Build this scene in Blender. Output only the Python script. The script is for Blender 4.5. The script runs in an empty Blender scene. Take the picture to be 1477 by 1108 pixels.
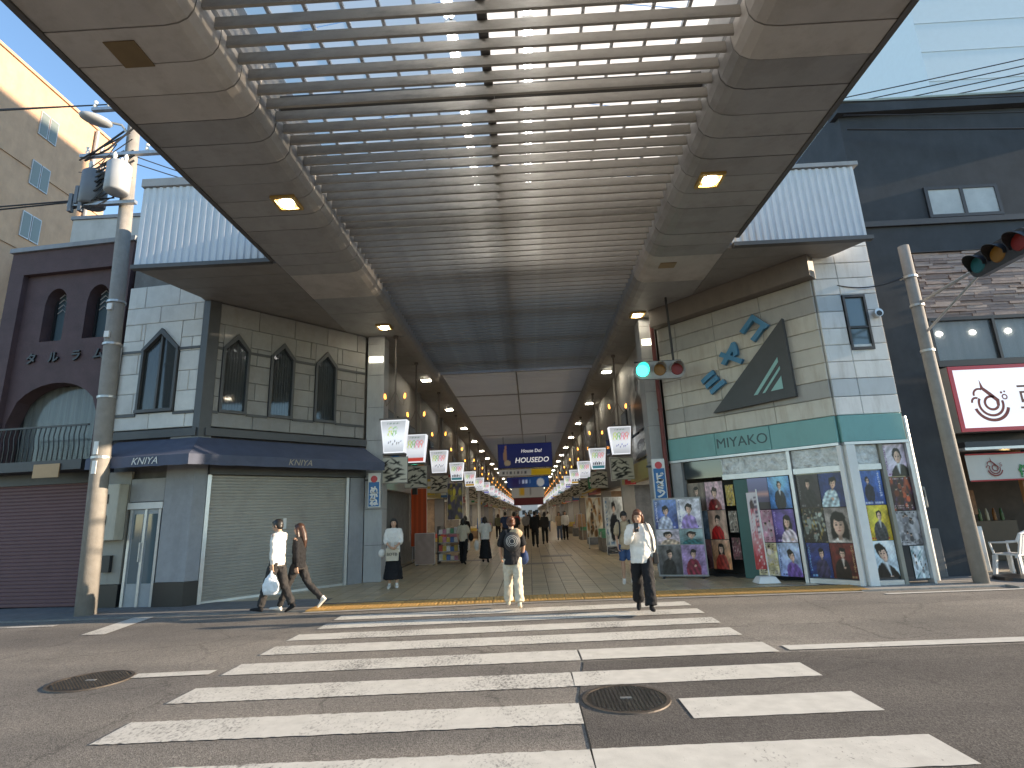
import bpy, bmesh, math, random
import numpy as np
from mathutils import Vector, Matrix, noise
random.seed(7)
RNG = np.random.default_rng(7)
SC = bpy.context.scene
COL = SC.collection
rad = math.radians

# ------------------------------------------------------------------ camera, sky, sun, exposure
PW, PH, FPX = 1477.0, 1108.0, 780.0
VX, VY, SLOPE, EYE = 765.0, 740.0, 0.046, 1.64
Yc = Vector((VX - PW / 2, -(VY - PH / 2), -FPX)).normalized()
Xc = Vector((1, SLOPE, -(Yc.x + Yc.y * SLOPE) / Yc.z)).normalized()
Zc = Xc.cross(Yc)
cam = bpy.data.cameras.new('camera')
cam.sensor_width = 36.0
cam.lens = 36.0 * FPX / PW
cam.clip_start = 0.05
cam.clip_end = 2000
camo = bpy.data.objects.new('camera', cam)
COL.objects.link(camo)
camo.matrix_world = Matrix.Translation((0, 0, EYE)) @ Matrix((Xc, Yc, Zc)).to_4x4()
SC.camera = camo

SUN_EL, SUN_AZ = rad(12.5), rad(-1.0)        # azimuth from +X
SUN_DIR = Vector((math.cos(SUN_AZ) * math.cos(SUN_EL), math.sin(SUN_AZ) * math.cos(SUN_EL), math.sin(SUN_EL)))
W = bpy.data.worlds.new('World')
SC.world = W
W.use_nodes = True
wn = W.node_tree.nodes
sky = wn.new('ShaderNodeTexSky')
sky.sky_type = 'NISHITA'
sky.sun_disc = False
sky.sun_elevation = SUN_EL
sky.sun_rotation = rad(90) - SUN_AZ
sky.altitude = 0
sky.air_density = 1.0
sky.dust_density = 0.0
sky.ozone_density = 2.2
bg = wn['Background']
bg.inputs[1].default_value = 0.15
W.node_tree.links.new(sky.outputs[0], bg.inputs[0])
sl = bpy.data.lights.new('sun', 'SUN')
sl.energy = 5.0
sl.angle = rad(0.5)
sl.color = (1.0, 0.80, 0.58)
so = bpy.data.objects.new('sun', sl)
COL.objects.link(so)
so.rotation_euler = (-SUN_DIR).to_track_quat('-Z', 'Y').to_euler()
vs = SC.view_settings
vs.view_transform = 'Standard'
vs.look = 'None'
vs.exposure = 1.4
vs.gamma = 1.0
SC.render.engine = 'CYCLES'
SC.cycles.use_denoising = True
SC.cycles.max_bounces = 8
SC.cycles.transparent_max_bounces = 16
SC.cycles.sample_clamp_indirect = 6.0
SC.cycles.caustics_reflective = False
SC.cycles.caustics_refractive = False

# ------------------------------------------------------------------ helpers
def lin(c):
    return tuple(((v / 12.92) if v <= 0.04045 else ((v + 0.055) / 1.055) ** 2.4) for v in c)

def hexc(h):
    return lin(tuple(int(h[i:i + 2], 16) / 255 for i in (0, 2, 4)))

MATS = {}
def mat(name, col=(.5, .5, .5), rough=.6, var=.12, scale=2.0, bump=.0, bscale=60.0, metal=0.0, spec=.5,
        dirt=0.0, dscale=(1.2, 1.2, .35), dcol=(.05, .045, .04), coat=0.0, stretch=None):
    """procedural surface: base colour with broad and fine variation, dirt streaks and fine relief"""
    if name in MATS:
        return MATS[name]
    m = bpy.data.materials.new(name)
    m.use_nodes = True
    nt = m.node_tree
    N, L = nt.nodes, nt.links
    b = N['Principled BSDF']
    b.inputs['Roughness'].default_value = rough
    b.inputs['Metallic'].default_value = metal
    b.inputs['Specular IOR Level'].default_value = spec
    if coat:
        b.inputs['Coat Weight'].default_value = coat
    tc = N.new('ShaderNodeTexCoord')
    vec = tc.outputs['Object']
    if stretch:
        mp = N.new('ShaderNodeMapping')
        mp.inputs['Scale'].default_value = stretch
        L.new(vec, mp.inputs['Vector'])
        vec = mp.outputs[0]
    n1 = N.new('ShaderNodeTexNoise')
    n1.inputs['Scale'].default_value = scale
    n1.inputs['Detail'].default_value = 6
    n1.inputs['Roughness'].default_value = .65
    L.new(vec, n1.inputs['Vector'])
    r = N.new('ShaderNodeValToRGB')
    r.color_ramp.elements[0].position = .25
    r.color_ramp.elements[1].position = .75
    r.color_ramp.elements[0].color = tuple(c * (1 - var) for c in col) + (1,)
    r.color_ramp.elements[1].color = tuple(min(1, c * (1 + var)) for c in col) + (1,)
    L.new(n1.outputs['Fac'], r.inputs[0])
    out = r.outputs[0]
    if dirt:
        mp2 = N.new('ShaderNodeMapping')
        mp2.inputs['Scale'].default_value = dscale
        L.new(tc.outputs['Object'], mp2.inputs['Vector'])
        n2 = N.new('ShaderNodeTexNoise')
        n2.inputs['Scale'].default_value = 2.2
        n2.inputs['Detail'].default_value = 8
        n2.inputs['Roughness'].default_value = .7
        L.new(mp2.outputs[0], n2.inputs['Vector'])
        r2 = N.new('ShaderNodeValToRGB')
        r2.color_ramp.elements[0].position = .48
        r2.color_ramp.elements[1].position = .78
        r2.color_ramp.elements[0].color = (0, 0, 0, 1)
        r2.color_ramp.elements[1].color = (dirt, dirt, dirt, 1)
        L.new(n2.outputs['Fac'], r2.inputs[0])
        mx = N.new('ShaderNodeMixRGB')
        mx.inputs['Color2'].default_value = dcol + (1,)
        L.new(r2.outputs[0], mx.inputs['Fac'])
        L.new(out, mx.inputs['Color1'])
        out = mx.outputs[0]
    L.new(out, b.inputs['Base Color'])
    if bump:
        n3 = N.new('ShaderNodeTexNoise')
        n3.inputs['Scale'].default_value = bscale
        n3.inputs['Detail'].default_value = 4
        L.new(vec, n3.inputs['Vector'])
        bp = N.new('ShaderNodeBump')
        bp.inputs['Strength'].default_value = bump
        bp.inputs['Distance'].default_value = .02
        L.new(n3.outputs['Fac'], bp.inputs['Height'])
        L.new(bp.outputs[0], b.inputs['Normal'])
    MATS[name] = m
    return m

def glow(name, col, strength, base=.6):
    if name in MATS:
        return MATS[name]
    m = bpy.data.materials.new(name)
    m.use_nodes = True
    b = m.node_tree.nodes['Principled BSDF']
    b.inputs['Base Color'].default_value = tuple(base * c for c in col) + (1,)
    b.inputs['Emission Color'].default_value = tuple(col) + (1,)
    b.inputs['Emission Strength'].default_value = strength
    MATS[name] = m
    return m

def glassm(name, col=(.03, .04, .045), rough=.06, alpha=.0):
    """window glass: dark mirror-like pane, partly see-through when alpha > 0"""
    if name in MATS:
        return MATS[name]
    m = bpy.data.materials.new(name)
    m.use_nodes = True
    nt = m.node_tree
    b = nt.nodes['Principled BSDF']
    b.inputs['Base Color'].default_value = col + (1,)
    b.inputs['Roughness'].default_value = rough
    b.inputs['Specular IOR Level'].default_value = .9
    if alpha:
        tr = nt.nodes.new('ShaderNodeBsdfTransparent')
        mx = nt.nodes.new('ShaderNodeMixShader')
        mx.inputs[0].default_value = alpha
        nt.links.new(b.outputs[0], mx.inputs[1])
        nt.links.new(tr.outputs[0], mx.inputs[2])
        nt.links.new(mx.outputs[0], nt.nodes['Material Output'].inputs[0])
    MATS[name] = m
    return m

def printm(name, emit=0.0, rough=.35):
    """flat print: colours stored with the sheet"""
    if name in MATS:
        return MATS[name]
    m = bpy.data.materials.new(name)
    m.use_nodes = True
    nt = m.node_tree
    b = nt.nodes['Principled BSDF']
    at = nt.nodes.new('ShaderNodeAttribute')
    at.attribute_name = 'print'
    nt.links.new(at.outputs['Color'], b.inputs['Base Color'])
    b.inputs['Roughness'].default_value = rough
    if emit:
        nt.links.new(at.outputs['Color'], b.inputs['Emission Color'])
        b.inputs['Emission Strength'].default_value = emit
    MATS[name] = m
    return m

def vary(m):
    """one of three slightly different panels of the same finish"""
    out = [m]
    for k, (f, r_) in enumerate(((.94, 1.0), (1.05, .99))):
        nm = m.name + '_variant_%d' % k
        if nm not in MATS:
            c = m.copy(); c.name = nm
            for n in c.node_tree.nodes:
                if n.type == 'VALTORGB' and n.color_ramp.elements[0].position < .3:
                    for e in n.color_ramp.elements: e.color = tuple(min(1, v * f) for v in e.color[:2]) + (min(1, e.color[2] * f * r_), 1)
                if n.type == 'MAPPING': n.inputs['Location'].default_value = (3.7 * k + 1.3, 9.1 * k + 4.4, 2.2 * k)
            MATS[nm] = c
        out.append(MATS[nm])
    return random.choice(out)

def tag(o, label=None, cat=None, group=None, kind=None):
    if label: o['label'] = label
    if cat: o['category'] = cat
    if group: o['group'] = group
    if kind: o['kind'] = kind
    return o

def thing(name, label, cat, loc=(0, 0, 0), rz=0.0, group=None):
    o = bpy.data.objects.new(name, None)
    o.empty_display_size = .2
    COL.objects.link(o)
    o.location = loc
    o.rotation_euler = (0, 0, rz)
    return tag(o, label, cat, group)

def wloc(o):
    v = Vector((0, 0, 0))
    while o is not None:
        v = v + Vector(o.location)
        o = o.parent
    return v

def link(name, me, m=None, parent=None, loc=None):
    o = bpy.data.objects.new(name, me)
    COL.objects.link(o)
    if m is not None and not me.materials:
        for q in (m if isinstance(m, (list, tuple)) else [m]):
            me.materials.append(q)
    if parent is not None:
        o.parent = parent
    if loc is not None:
        o.location = loc
    return o

class FR:
    """upright wall frame from plan point a to b (left to right seen from outside)"""
    def __init__(s, a, b):
        s.a = Vector((a[0], a[1], 0)); b = Vector((b[0], b[1], 0))
        s.len = (b - s.a).length
        s.u = (b - s.a) / s.len
        s.n = Vector((s.u.y, -s.u.x, 0))
    def p(s, u, n, z):
        return s.a + s.u * u + s.n * n + Vector((0, 0, z))

class MB:
    def __init__(s):
        s.v = []; s.f = []; s.mi = []; s.m = 0
    def add(s, vs, fs):
        k = len(s.v)
        s.v += [tuple(q) for q in vs]
        s.f += [tuple(i + k for i in f) for f in fs]
        s.mi += [s.m] * len(fs)
        return s
    def hexa(s, q):
        return s.add(q, [(0, 3, 2, 1), (4, 5, 6, 7), (0, 1, 5, 4), (1, 2, 6, 5), (2, 3, 7, 6), (3, 0, 4, 7)])
    def box(s, x0, x1, y0, y1, z0, z1):
        return s.hexa([(x0, y0, z0), (x1, y0, z0), (x1, y1, z0), (x0, y1, z0), (x0, y0, z1), (x1, y0, z1), (x1, y1, z1), (x0, y1, z1)])
    def fbox(s, F, u0, u1, n0, n1, z0, z1):
        p = F.p
        return s.hexa([p(u0, n1, z0), p(u1, n1, z0), p(u1, n0, z0), p(u0, n0, z0), p(u0, n1, z1), p(u1, n1, z1), p(u1, n0, z1), p(u0, n0, z1)])
    def bbox(s, F, u0, u1, n0, n1, z0, z1, c=.012):
        """box whose outer face is chamfered, for wall panels"""
        p = F.p
        vs = [p(u0, n0, z0), p(u1, n0, z0), p(u1, n0, z1), p(u0, n0, z1),
              p(u0, n1 - c, z0), p(u1, n1 - c, z0), p(u1, n1 - c, z1), p(u0, n1 - c, z1),
              p(u0 + c, n1, z0 + c), p(u1 - c, n1, z0 + c), p(u1 - c, n1, z1 - c), p(u0 + c, n1, z1 - c)]
        return s.add(vs, [(0, 4, 5, 1)[::-1], (1, 5, 6, 2)[::-1], (2, 6, 7, 3)[::-1], (3, 7, 4, 0)[::-1],
                          (4, 8, 9, 5)[::-1], (5, 9, 10, 6)[::-1], (6, 10, 11, 7)[::-1], (7, 11, 8, 4)[::-1], (8, 9, 10, 11), (0, 3, 2, 1)[::-1]])
    def prism(s, poly, d):
        """poly: list of 3d points (one plane); d: extrusion vector"""
        n = len(poly)
        d = Vector(d)
        a = [Vector(q) for q in poly]
        vs = a + [q + d for q in a]
        fs = [tuple(range(n))[::-1], tuple(range(n, 2 * n))] + [(i, (i + 1) % n, n + (i + 1) % n, n + i) for i in range(n)]
        return s.add(vs, fs)
    def fprism(s, F, uz, n0, n1):
        return s.prism([F.p(u, n0, z) for u, z in uz], F.n * (n1 - n0))
    def tube(s, pts, r, n=10, cap=True, round_=False):
        pts = [Vector(q) for q in pts]
        if not isinstance(r, (list, tuple)): r = [r] * len(pts)
        r = list(r)
        if round_:
            d0 = (pts[0] - pts[1]).normalized(); d1 = (pts[-1] - pts[-2]).normalized()
            pts = [pts[0] + d0 * r[0] * .85, pts[0] + d0 * r[0] * .5] + pts + [pts[-1] + d1 * r[-1] * .5, pts[-1] + d1 * r[-1] * .85]
            r = [r[0] * .45, r[0] * .85] + r + [r[-1] * .85, r[-1] * .45]
        t = (pts[1] - pts[0]).normalized()
        up = Vector((0, 0, 1)) if abs(t.z) < .9 else Vector((1, 0, 0))
        e1 = t.cross(up).normalized()
        vs = []
        for i, q in enumerate(pts):
            if i == 0: t = pts[1] - pts[0]
            elif i == len(pts) - 1: t = pts[-1] - pts[-2]
            else: t = (pts[i + 1] - pts[i]).normalized() + (pts[i] - pts[i - 1]).normalized()
            t = t.normalized()
            e1 = (e1 - t * e1.dot(t)).normalized()
            e2 = t.cross(e1)
            for k in range(n):
                a = 2 * math.pi * k / n
                vs.append(q + (e1 * math.cos(a) + e2 * math.sin(a)) * r[i])
        fs = []
        for i in range(len(pts) - 1):
            for k in range(n):
                a, b = i * n + k, i * n + (k + 1) % n
                fs.append((a, b, b + n, a + n))
        if cap:
            fs.append(tuple(range(n))[::-1]); fs.append(tuple(range((len(pts) - 1) * n, len(pts) * n)))
        return s.add(vs, fs)
    def loft(s, rings):
        """rings: (centre, rx, ry[, e1, e2]) -> closed tube"""
        n = 16
        vs = []
        for R in rings:
            c = Vector(R[0]); e1 = Vector(R[3]) if len(R) > 3 else Vector((1, 0, 0)); e2 = Vector(R[4]) if len(R) > 4 else Vector((0, 1, 0))
            for k in range(n):
                a = 2 * math.pi * k / n
                vs.append(c + e1 * R[1] * math.cos(a) + e2 * R[2] * math.sin(a))
        fs = []
        for i in range(len(rings) - 1):
            for k in range(n):
                a, b = i * n + k, i * n + (k + 1) % n
                fs.append((a, b, b + n, a + n))
        fs.append(tuple(range(n))[::-1]); fs.append(tuple(range((len(rings) - 1) * n, len(rings) * n)))
        return s.add(vs, fs)
    def ell(s, c, r, n=14, m=9, rot=None):
        c = Vector(c)
        vs = []
        for i in range(1, m):
            th = math.pi * i / m
            for k in range(n):
                a = 2 * math.pi * k / n
                q = Vector((r[0] * math.sin(th) * math.cos(a), r[1] * math.sin(th) * math.sin(a), r[2] * math.cos(th)))
                vs.append(c + (rot @ q if rot else q))
        t = Vector((0, 0, r[2]))
        vs += [c + (rot @ t if rot else t), c - (rot @ t if rot else t)]
        fs = []
        for i in range(m - 2):
            for k in range(n):
                a, b = i * n + k, i * n + (k + 1) % n
                fs.append((a, a + n, b + n, b))
        T, Bt = len(vs) - 2, len(vs) - 1
        for k in range(n):
            fs.append((T, k, (k + 1) % n))
            fs.append((Bt, (m - 2) * n + (k + 1) % n, (m - 2) * n + k))
        return s.add(vs, fs)
    def mesh(s, name, off=None, smooth=False):
        me = bpy.data.meshes.new(name)
        v = s.v if off is None else [(a - off[0], b - off[1], c - off[2]) for a, b, c in s.v]
        me.from_pydata(v, [], s.f)
        if any(s.mi):
            me.polygons.foreach_set('material_index', s.mi)
        if smooth:
            me.polygons.foreach_set('use_smooth', [True] * len(s.f))
        me.validate()
        return me
    def build(s, name, m, parent=None, smooth=False, bevel=0.0, rel=True):
        off = wloc(parent) if (parent is not None and rel) else None
        me = s.mesh(name, off, smooth)
        if bevel:
            bm = bmesh.new(); bm.from_mesh(me)
            bmesh.ops.bevel(bm, geom=bm.edges[:], offset=bevel, segments=2, affect='EDGES', profile=.6)
            bm.to_mesh(me); bm.free()
        return link(name, me, m, parent)

def solo(o, label, cat, group=None):
    """re-centre a one-mesh thing on its base"""
    me = o.data
    co = np.empty(len(me.vertices) * 3); me.vertices.foreach_get('co', co); co = co.reshape(-1, 3)
    c = np.array([(co[:, 0].min() + co[:, 0].max()) / 2, (co[:, 1].min() + co[:, 1].max()) / 2, co[:, 2].min()])
    me.vertices.foreach_set('co', (co - c).ravel()); me.update()
    o.location = Vector(c)
    return tag(o, label, cat, group)

def struct(o, label=None):
    return tag(o, label, None, None, 'structure')

# ---- flat prints: a sheet of fine cells, colour drawn by numpy
def sheet(name, F, u0, u1, z0, z1, n, fn, m, parent=None, nu=28, nv=38, thick=.008):
    us = np.linspace(0, 1, nu + 1); vs_ = np.linspace(0, 1, nv + 1)
    UU, VV = np.meshgrid(us, vs_)
    rgb = np.clip(fn(UU, VV), 0, 1)
    if m.name == 'poster_print':
        rgb = (rgb * .86 + rgb.mean(axis=2, keepdims=True) * .14) * .97
    rgb = np.where(rgb <= .04045, rgb / 12.92, ((rgb + .055) / 1.055) ** 2.4)
    vts = [F.p(u0 + (u1 - u0) * a, n, z0 + (z1 - z0) * b) for b in vs_ for a in us]
    w = nu + 1
    fs = [(j * w + i, j * w + i + 1, (j + 1) * w + i + 1, (j + 1) * w + i) for j in range(nv) for i in range(nu)]
    k = len(vts)
    vts += [F.p(u0, n - thick, z0), F.p(u1, n - thick, z0), F.p(u1, n - thick, z1), F.p(u0, n - thick, z1)]
    c0, c1, c2, c3 = 0, nu, nv * w + nu, nv * w
    fs += [(k + 3, k + 2, k + 1, k), (k, k + 1, c1, c0), (k + 1, k + 2, c2, c1), (k + 2, k + 3, c3, c2), (k + 3, k, c0, c3)]
    off = wloc(parent) if parent else Vector((0, 0, 0))
    me = bpy.data.meshes.new(name)
    me.from_pydata([tuple(q - off) for q in vts], [], fs)
    att = me.color_attributes.new('print', 'FLOAT_COLOR', 'POINT')
    colr = np.ones((len(vts), 4), dtype=np.float32)
    colr[:k, :3] = rgb.reshape(-1, 3)
    colr[k:, :3] = .5
    att.data.foreach_set('color', colr.ravel())
    return link(name, me, m, parent)

def blank(U, V, c):
    return np.ones(U.shape + (3,)) * np.array(c)
def over(img, mask, c):
    return img * (1 - mask[..., None]) + np.array(c) * mask[..., None]
def el(U, V, cx, cy, rx, ry, soft=.12):
    d = np.sqrt(((U - cx) / rx) ** 2 + ((V - cy) / ry) ** 2)
    return np.clip((1 - d) / soft + .5, 0, 1)
def rc(U, V, x0, x1, y0, y1, s=.01):
    return np.clip((U - x0) / s + .5, 0, 1) * np.clip((x1 - U) / s + .5, 0, 1) * np.clip((V - y0) / s + .5, 0, 1) * np.clip((y1 - V) / s + .5, 0, 1)
def blotch(U, V, seed, sc=4):
    r = np.random.default_rng(seed)
    o = np.zeros(U.shape)
    for k in range(7):
        fx, fy = r.normal(0, sc, 2); ph = r.uniform(0, 6.28)
        o += np.sin(6.28 * (fx * U + fy * V) + ph)
    return o / 4

# ---- texts become meshes at the very end
TEXTS = []
def text(name, s, pos, ex, ey, size, m, parent, depth=.01, bold=0.0, shear=0.0, align='CENTER', spacing=1.0):
    """pos: centre; ex, ey: unit axes of the writing plane"""
    cu = bpy.data.curves.new(name, 'FONT')
    cu.body = s; cu.size = size; cu.align_x = align; cu.align_y = 'CENTER'
    cu.extrude = depth; cu.offset = bold; cu.shear = shear; cu.space_character = spacing
    cu.resolution_u = 3
    o = bpy.data.objects.new(name, cu)
    COL.objects.link(o)
    TEXTS.append((o, name, Vector(pos), Vector(ex), Vector(ey), m, parent))
    return o
def finish_texts():
    bpy.context.view_layer.update()
    dg = bpy.context.evaluated_depsgraph_get()
    for o, name, pos, ex, ey, m, parent in TEXTS:
        me = bpy.data.meshes.new_from_object(o.evaluated_get(dg))
        ez = ex.cross(ey)
        off = wloc(parent) if parent else Vector((0, 0, 0))
        R = Matrix((ex, ey, ez)).transposed().to_4x4()
        me.transform(Matrix.Translation(pos - off) @ R)
        me.materials.clear()
        cu = o.data
        bpy.data.objects.remove(o); bpy.data.curves.remove(cu)
        me.name = name
        link(name, me, m, parent)

# ------------------------------------------------------------------ materials used in many places
def asphaltm(name, c_lo, c_hi, crack, stain):
    """worn asphalt: aggregate, broad tone, oil stains, crack lines"""
    m = bpy.data.materials.new(name); m.use_nodes = True
    N, L = m.node_tree.nodes, m.node_tree.links
    b = N['Principled BSDF']; b.inputs['Roughness'].default_value = .82; b.inputs['Specular IOR Level'].default_value = .3
    tc = N.new('ShaderNodeTexCoord')
    def nz(scale, det=4, ro=.6, vec=None, st=None):
        n = N.new('ShaderNodeTexNoise'); n.inputs['Scale'].default_value = scale; n.inputs['Detail'].default_value = det; n.inputs['Roughness'].default_value = ro
        v = tc.outputs['Object'] if vec is None else vec
        if st:
            mp = N.new('ShaderNodeMapping'); mp.inputs['Scale'].default_value = st; L.new(v, mp.inputs[0]); v = mp.outputs[0]
        L.new(v, n.inputs['Vector']); return n
    def ramp(src, p0, p1, c0, c1):
        r = N.new('ShaderNodeValToRGB'); r.color_ramp.elements[0].position = p0; r.color_ramp.elements[1].position = p1
        r.color_ramp.elements[0].color = tuple(c0) + (1,); r.color_ramp.elements[1].color = tuple(c1) + (1,); L.new(src, r.inputs[0]); return r
    def mul(a_, b_, f=1.0):
        x = N.new('ShaderNodeMixRGB'); x.blend_type = 'MULTIPLY'; x.inputs[0].default_value = f; L.new(a_, x.inputs[1]); L.new(b_, x.inputs[2]); return x
    base = ramp(nz(.45, 6, .62).outputs['Fac'], .32, .68, c_lo, c_hi)
    vo = N.new('ShaderNodeTexVoronoi'); vo.inputs['Scale'].default_value = 95; L.new(tc.outputs['Object'], vo.inputs['Vector'])
    sep = N.new('ShaderNodeSeparateColor'); L.new(vo.outputs['Color'], sep.inputs[0])
    agg = ramp(sep.outputs[0], 0, 1, (.62, .61, .60), (1.32, 1.30, 1.27))
    out = mul(base.outputs[0], agg.outputs[0])
    fine = ramp(nz(34, 8, .75).outputs['Fac'], .3, .7, (.74, .74, .74), (1.22, 1.21, 1.2)); out = mul(out.outputs[0], fine.outputs[0])
    lane = ramp(nz(1.0, 3, .5, None, (.08, .9, 1)).outputs['Fac'], .38, .62, (.82, .82, .83), (1.10, 1.09, 1.07)); out = mul(out.outputs[0], lane.outputs[0])
    st_ = ramp(nz(1.7, 7, .7).outputs['Fac'], .60, .72, (1, 1, 1), (stain, stain, stain)); out = mul(out.outputs[0], st_.outputs[0])
    wv = N.new('ShaderNodeVectorMath'); wv.operation = 'MULTIPLY_ADD'; L.new(nz(2.2, 6, .7).outputs['Color'], wv.inputs[0]); wv.inputs[1].default_value = (.55, .55, 0); L.new(tc.outputs['Object'], wv.inputs[2])
    vc = N.new('ShaderNodeTexVoronoi'); vc.feature = 'DISTANCE_TO_EDGE'; vc.inputs['Scale'].default_value = .42; L.new(wv.outputs[0], vc.inputs['Vector'])
    cr = ramp(vc.outputs['Distance'], .0, .006, (crack, crack, crack), (1, 1, 1)); out = mul(out.outputs[0], cr.outputs[0])
    L.new(out.outputs[0], b.inputs['Base Color'])
    bp = N.new('ShaderNodeBump'); bp.inputs['Strength'].default_value = .22; bp.inputs['Distance'].default_value = .012
    L.new(vo.outputs['Distance'], bp.inputs['Height']); L.new(bp.outputs[0], b.inputs['Normal'])
    return m
M_ASPH = asphaltm('asphalt', (.150, .142, .132), (.245, .230, .210), .6, .66)
M_ASPH2 = asphaltm('asphalt_new', (.085, .080, .076), (.135, .126, .118), .75, .75)
M_CONC = mat('concrete', (.30, .285, .26), rough=.85, var=.2, scale=5, bump=.25, bscale=70, dirt=.5, dcol=(.11, .1, .09))
M_CONC_D = mat('concrete_dark', (.17, .17, .168), rough=.85, var=.2, scale=5, bump=.2, bscale=70, dirt=.4)
M_BLACK = mat('black_metal', (.02, .02, .022), rough=.45, var=.1)
M_DARK = mat('dark_paint', (.035, .036, .04), rough=.5, var=.2, scale=6)
M_STEEL = mat('galvanised', (.42, .43, .44), rough=.4, var=.15, scale=14, metal=.7)
M_ALU = mat('aluminium', (.55, .56, .57), rough=.35, var=.1, scale=8, metal=.55)
M_WHITE = mat('white_paint', (.72, .72, .70), rough=.5, var=.06, scale=5, dirt=.2, dcol=(.35, .33, .3))
M_GREYP = mat('grey_paint', (.33, .33, .33), rough=.55, var=.1, scale=4, dirt=.25)

def paintm(name, lo, hi):
    """road paint worn through to the asphalt"""
    m = bpy.data.materials.new(name); m.use_nodes = True
    N, L = m.node_tree.nodes, m.node_tree.links
    b = N['Principled BSDF']; b.inputs['Roughness'].default_value = .7
    tc = N.new('ShaderNodeTexCoord')
    mp = N.new('ShaderNodeMapping'); mp.inputs['Scale'].default_value = (1.3, .7, 1)
    L.new(tc.outputs['Object'], mp.inputs[0])
    n1 = N.new('ShaderNodeTexNoise'); n1.inputs['Scale'].default_value = 1.1; n1.inputs['Detail'].default_value = 4
    n2 = N.new('ShaderNodeTexNoise'); n2.inputs['Scale'].default_value = 26; n2.inputs['Detail'].default_value = 9; n2.inputs['Roughness'].default_value = .75
    L.new(mp.outputs[0], n1.inputs['Vector']); L.new(mp.outputs[0], n2.inputs['Vector'])
    ad = N.new('ShaderNodeMath'); ad.operation = 'MULTIPLY_ADD'
    L.new(n1.outputs['Fac'], ad.inputs[0]); ad.inputs[1].default_value = .55; L.new(n2.outputs['Fac'], ad.inputs[2])
    r = N.new('ShaderNodeValToRGB')
    r.color_ramp.elements[0].position = lo; r.color_ramp.elements[1].position = hi
    r.color_ramp.elements[0].color = (.66, .64, .585, 1); r.color_ramp.elements[1].color = (.17, .16, .148, 1)
    L.new(ad.outputs[0], r.inputs[0])
    n3 = N.new('ShaderNodeTexNoise'); n3.inputs['Scale'].default_value = 7; n3.inputs['Detail'].default_value = 5
    L.new(tc.outputs['Object'], n3.inputs['Vector'])
    mx = N.new('ShaderNodeMixRGB'); mx.blend_type = 'MULTIPLY'; mx.inputs[0].default_value = .35
    L.new(r.outputs[0], mx.inputs[1]); L.new(n3.outputs['Fac'], mx.inputs[2])
    L.new(mx.outputs[0], b.inputs['Base Color'])
    bp = N.new('ShaderNodeBump'); bp.inputs['Strength'].default_value = .15; bp.inputs['Distance'].default_value = .01
    L.new(n2.outputs['Fac'], bp.inputs['Height']); L.new(bp.outputs[0], b.inputs['Normal'])
    return m
M_PNEW = paintm('road_paint_fresh', .90, 1.06)
M_PWORN = paintm('road_paint_worn', .80, .95)

# ------------------------------------------------------------------ ground, road, markings
g = MB().add([(-400, -300, 0), (400, -300, 0), (400, 500, 0), (-400, 500, 0)], [(0, 1, 2, 3)]).build('road', M_ASPH)
struct(g)
p_ = MB().add([(.33, -30, .004), (60, -30, .004), (60, 6.95, .004), (2.6, 6.72, .004), (.52, 6.62, .004), (.36, 5.4, .004)], [(0, 1, 2, 3, 4, 5)]).build('road_patch', M_ASPH2)
struct(p_)
sd = MB()
for a_, b_ in (((.33, 2.0), (.36, 5.4)), ((.36, 5.4), (.52, 6.62))):
    sd.hexa([(a_[0] - .004, a_[1], 0), (a_[0] + .004, a_[1], 0), (b_[0] + .004, b_[1], 0), (b_[0] - .004, b_[1], 0), (a_[0] - .003, a_[1], .006), (a_[0] + .003, a_[1], .006), (b_[0] + .003, b_[1], .006), (b_[0] - .003, b_[1], .006)])
tag(sd.build('patch_seam', mat('bitumen', (.02, .02, .02), rough=.5)), kind='structure')

cw = thing('crosswalk', 'white zebra crosswalk', None, (-.4, 6.5, .008))
struct(cw)
SH = .032
for k, yn in enumerate([2.98, 3.92, 4.87, 5.81, 6.74, 7.62, 8.42, 9.2, 9.92]):
    w = .47 if yn < 8 else .42
    def strip(x0, x1, m, z):
        f = lambda x: yn + SH * (x - 2.7)
        n = int((x1 - x0) / .05) + 2
        vs, fs = [], []
        for i in range(n + 1):
            x = x0 + (x1 - x0) * i / n
            j = .009 if m is M_PWORN else .004
            vs += [(x + random.uniform(-j, j), f(x) + random.uniform(-j, j), z), (x + random.uniform(-j, j), f(x) + w + random.uniform(-j, j), z)]
        fs = [(2 * i, 2 * i + 2, 2 * i + 3, 2 * i + 1) for i in range(n)]
        MB().add(vs, fs).build('stripe', m, cw)
    xl = -3.55 if yn < 9 else -3.42
    if yn < 6.2:
        strip(xl, .345, M_PWORN, .008)
        strip(1.22 if 4.8 < yn < 4.9 else .355, 2.74, M_PNEW, .010)
    elif yn < 7:
        strip(xl, .49, M_PWORN, .008); strip(.51, 2.74, M_PNEW, .010)
    else:
        strip(xl, 2.66, M_PWORN, .008)
ml = thing('lane_marking', 'white edge lines', None, (0, 6.8, .008)); struct(ml)
def line(pts, m=M_PWORN, z=.009):
    MB().add([(x, y, z) for x, y in pts], [tuple(range(len(pts)))]).build('painted_line', m, ml)
line([(2.88, 6.80), (30, 6.96), (30, 7.17), (2.88, 7.01)], M_PNEW)
line([(-4.62, 6.55), (-3.72, 6.6), (-3.72, 6.78), (-4.62, 6.73)])
line([(-30, 6.1), (-9.5, 6.3), (-9.5, 6.44), (-30, 6.24)])
line([(6.2, 10.3), (30, 10.3), (30, 10.42), (6.2, 10.42)], M_PNEW)
line([(-7.35, 9.2), (-6.95, 9.2), (-7.25, 11.0), (-7.65, 11.0)])
line([(-30, 10.0), (-8.6, 10.1), (-8.6, 10.25), (-30, 10.15)])

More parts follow.
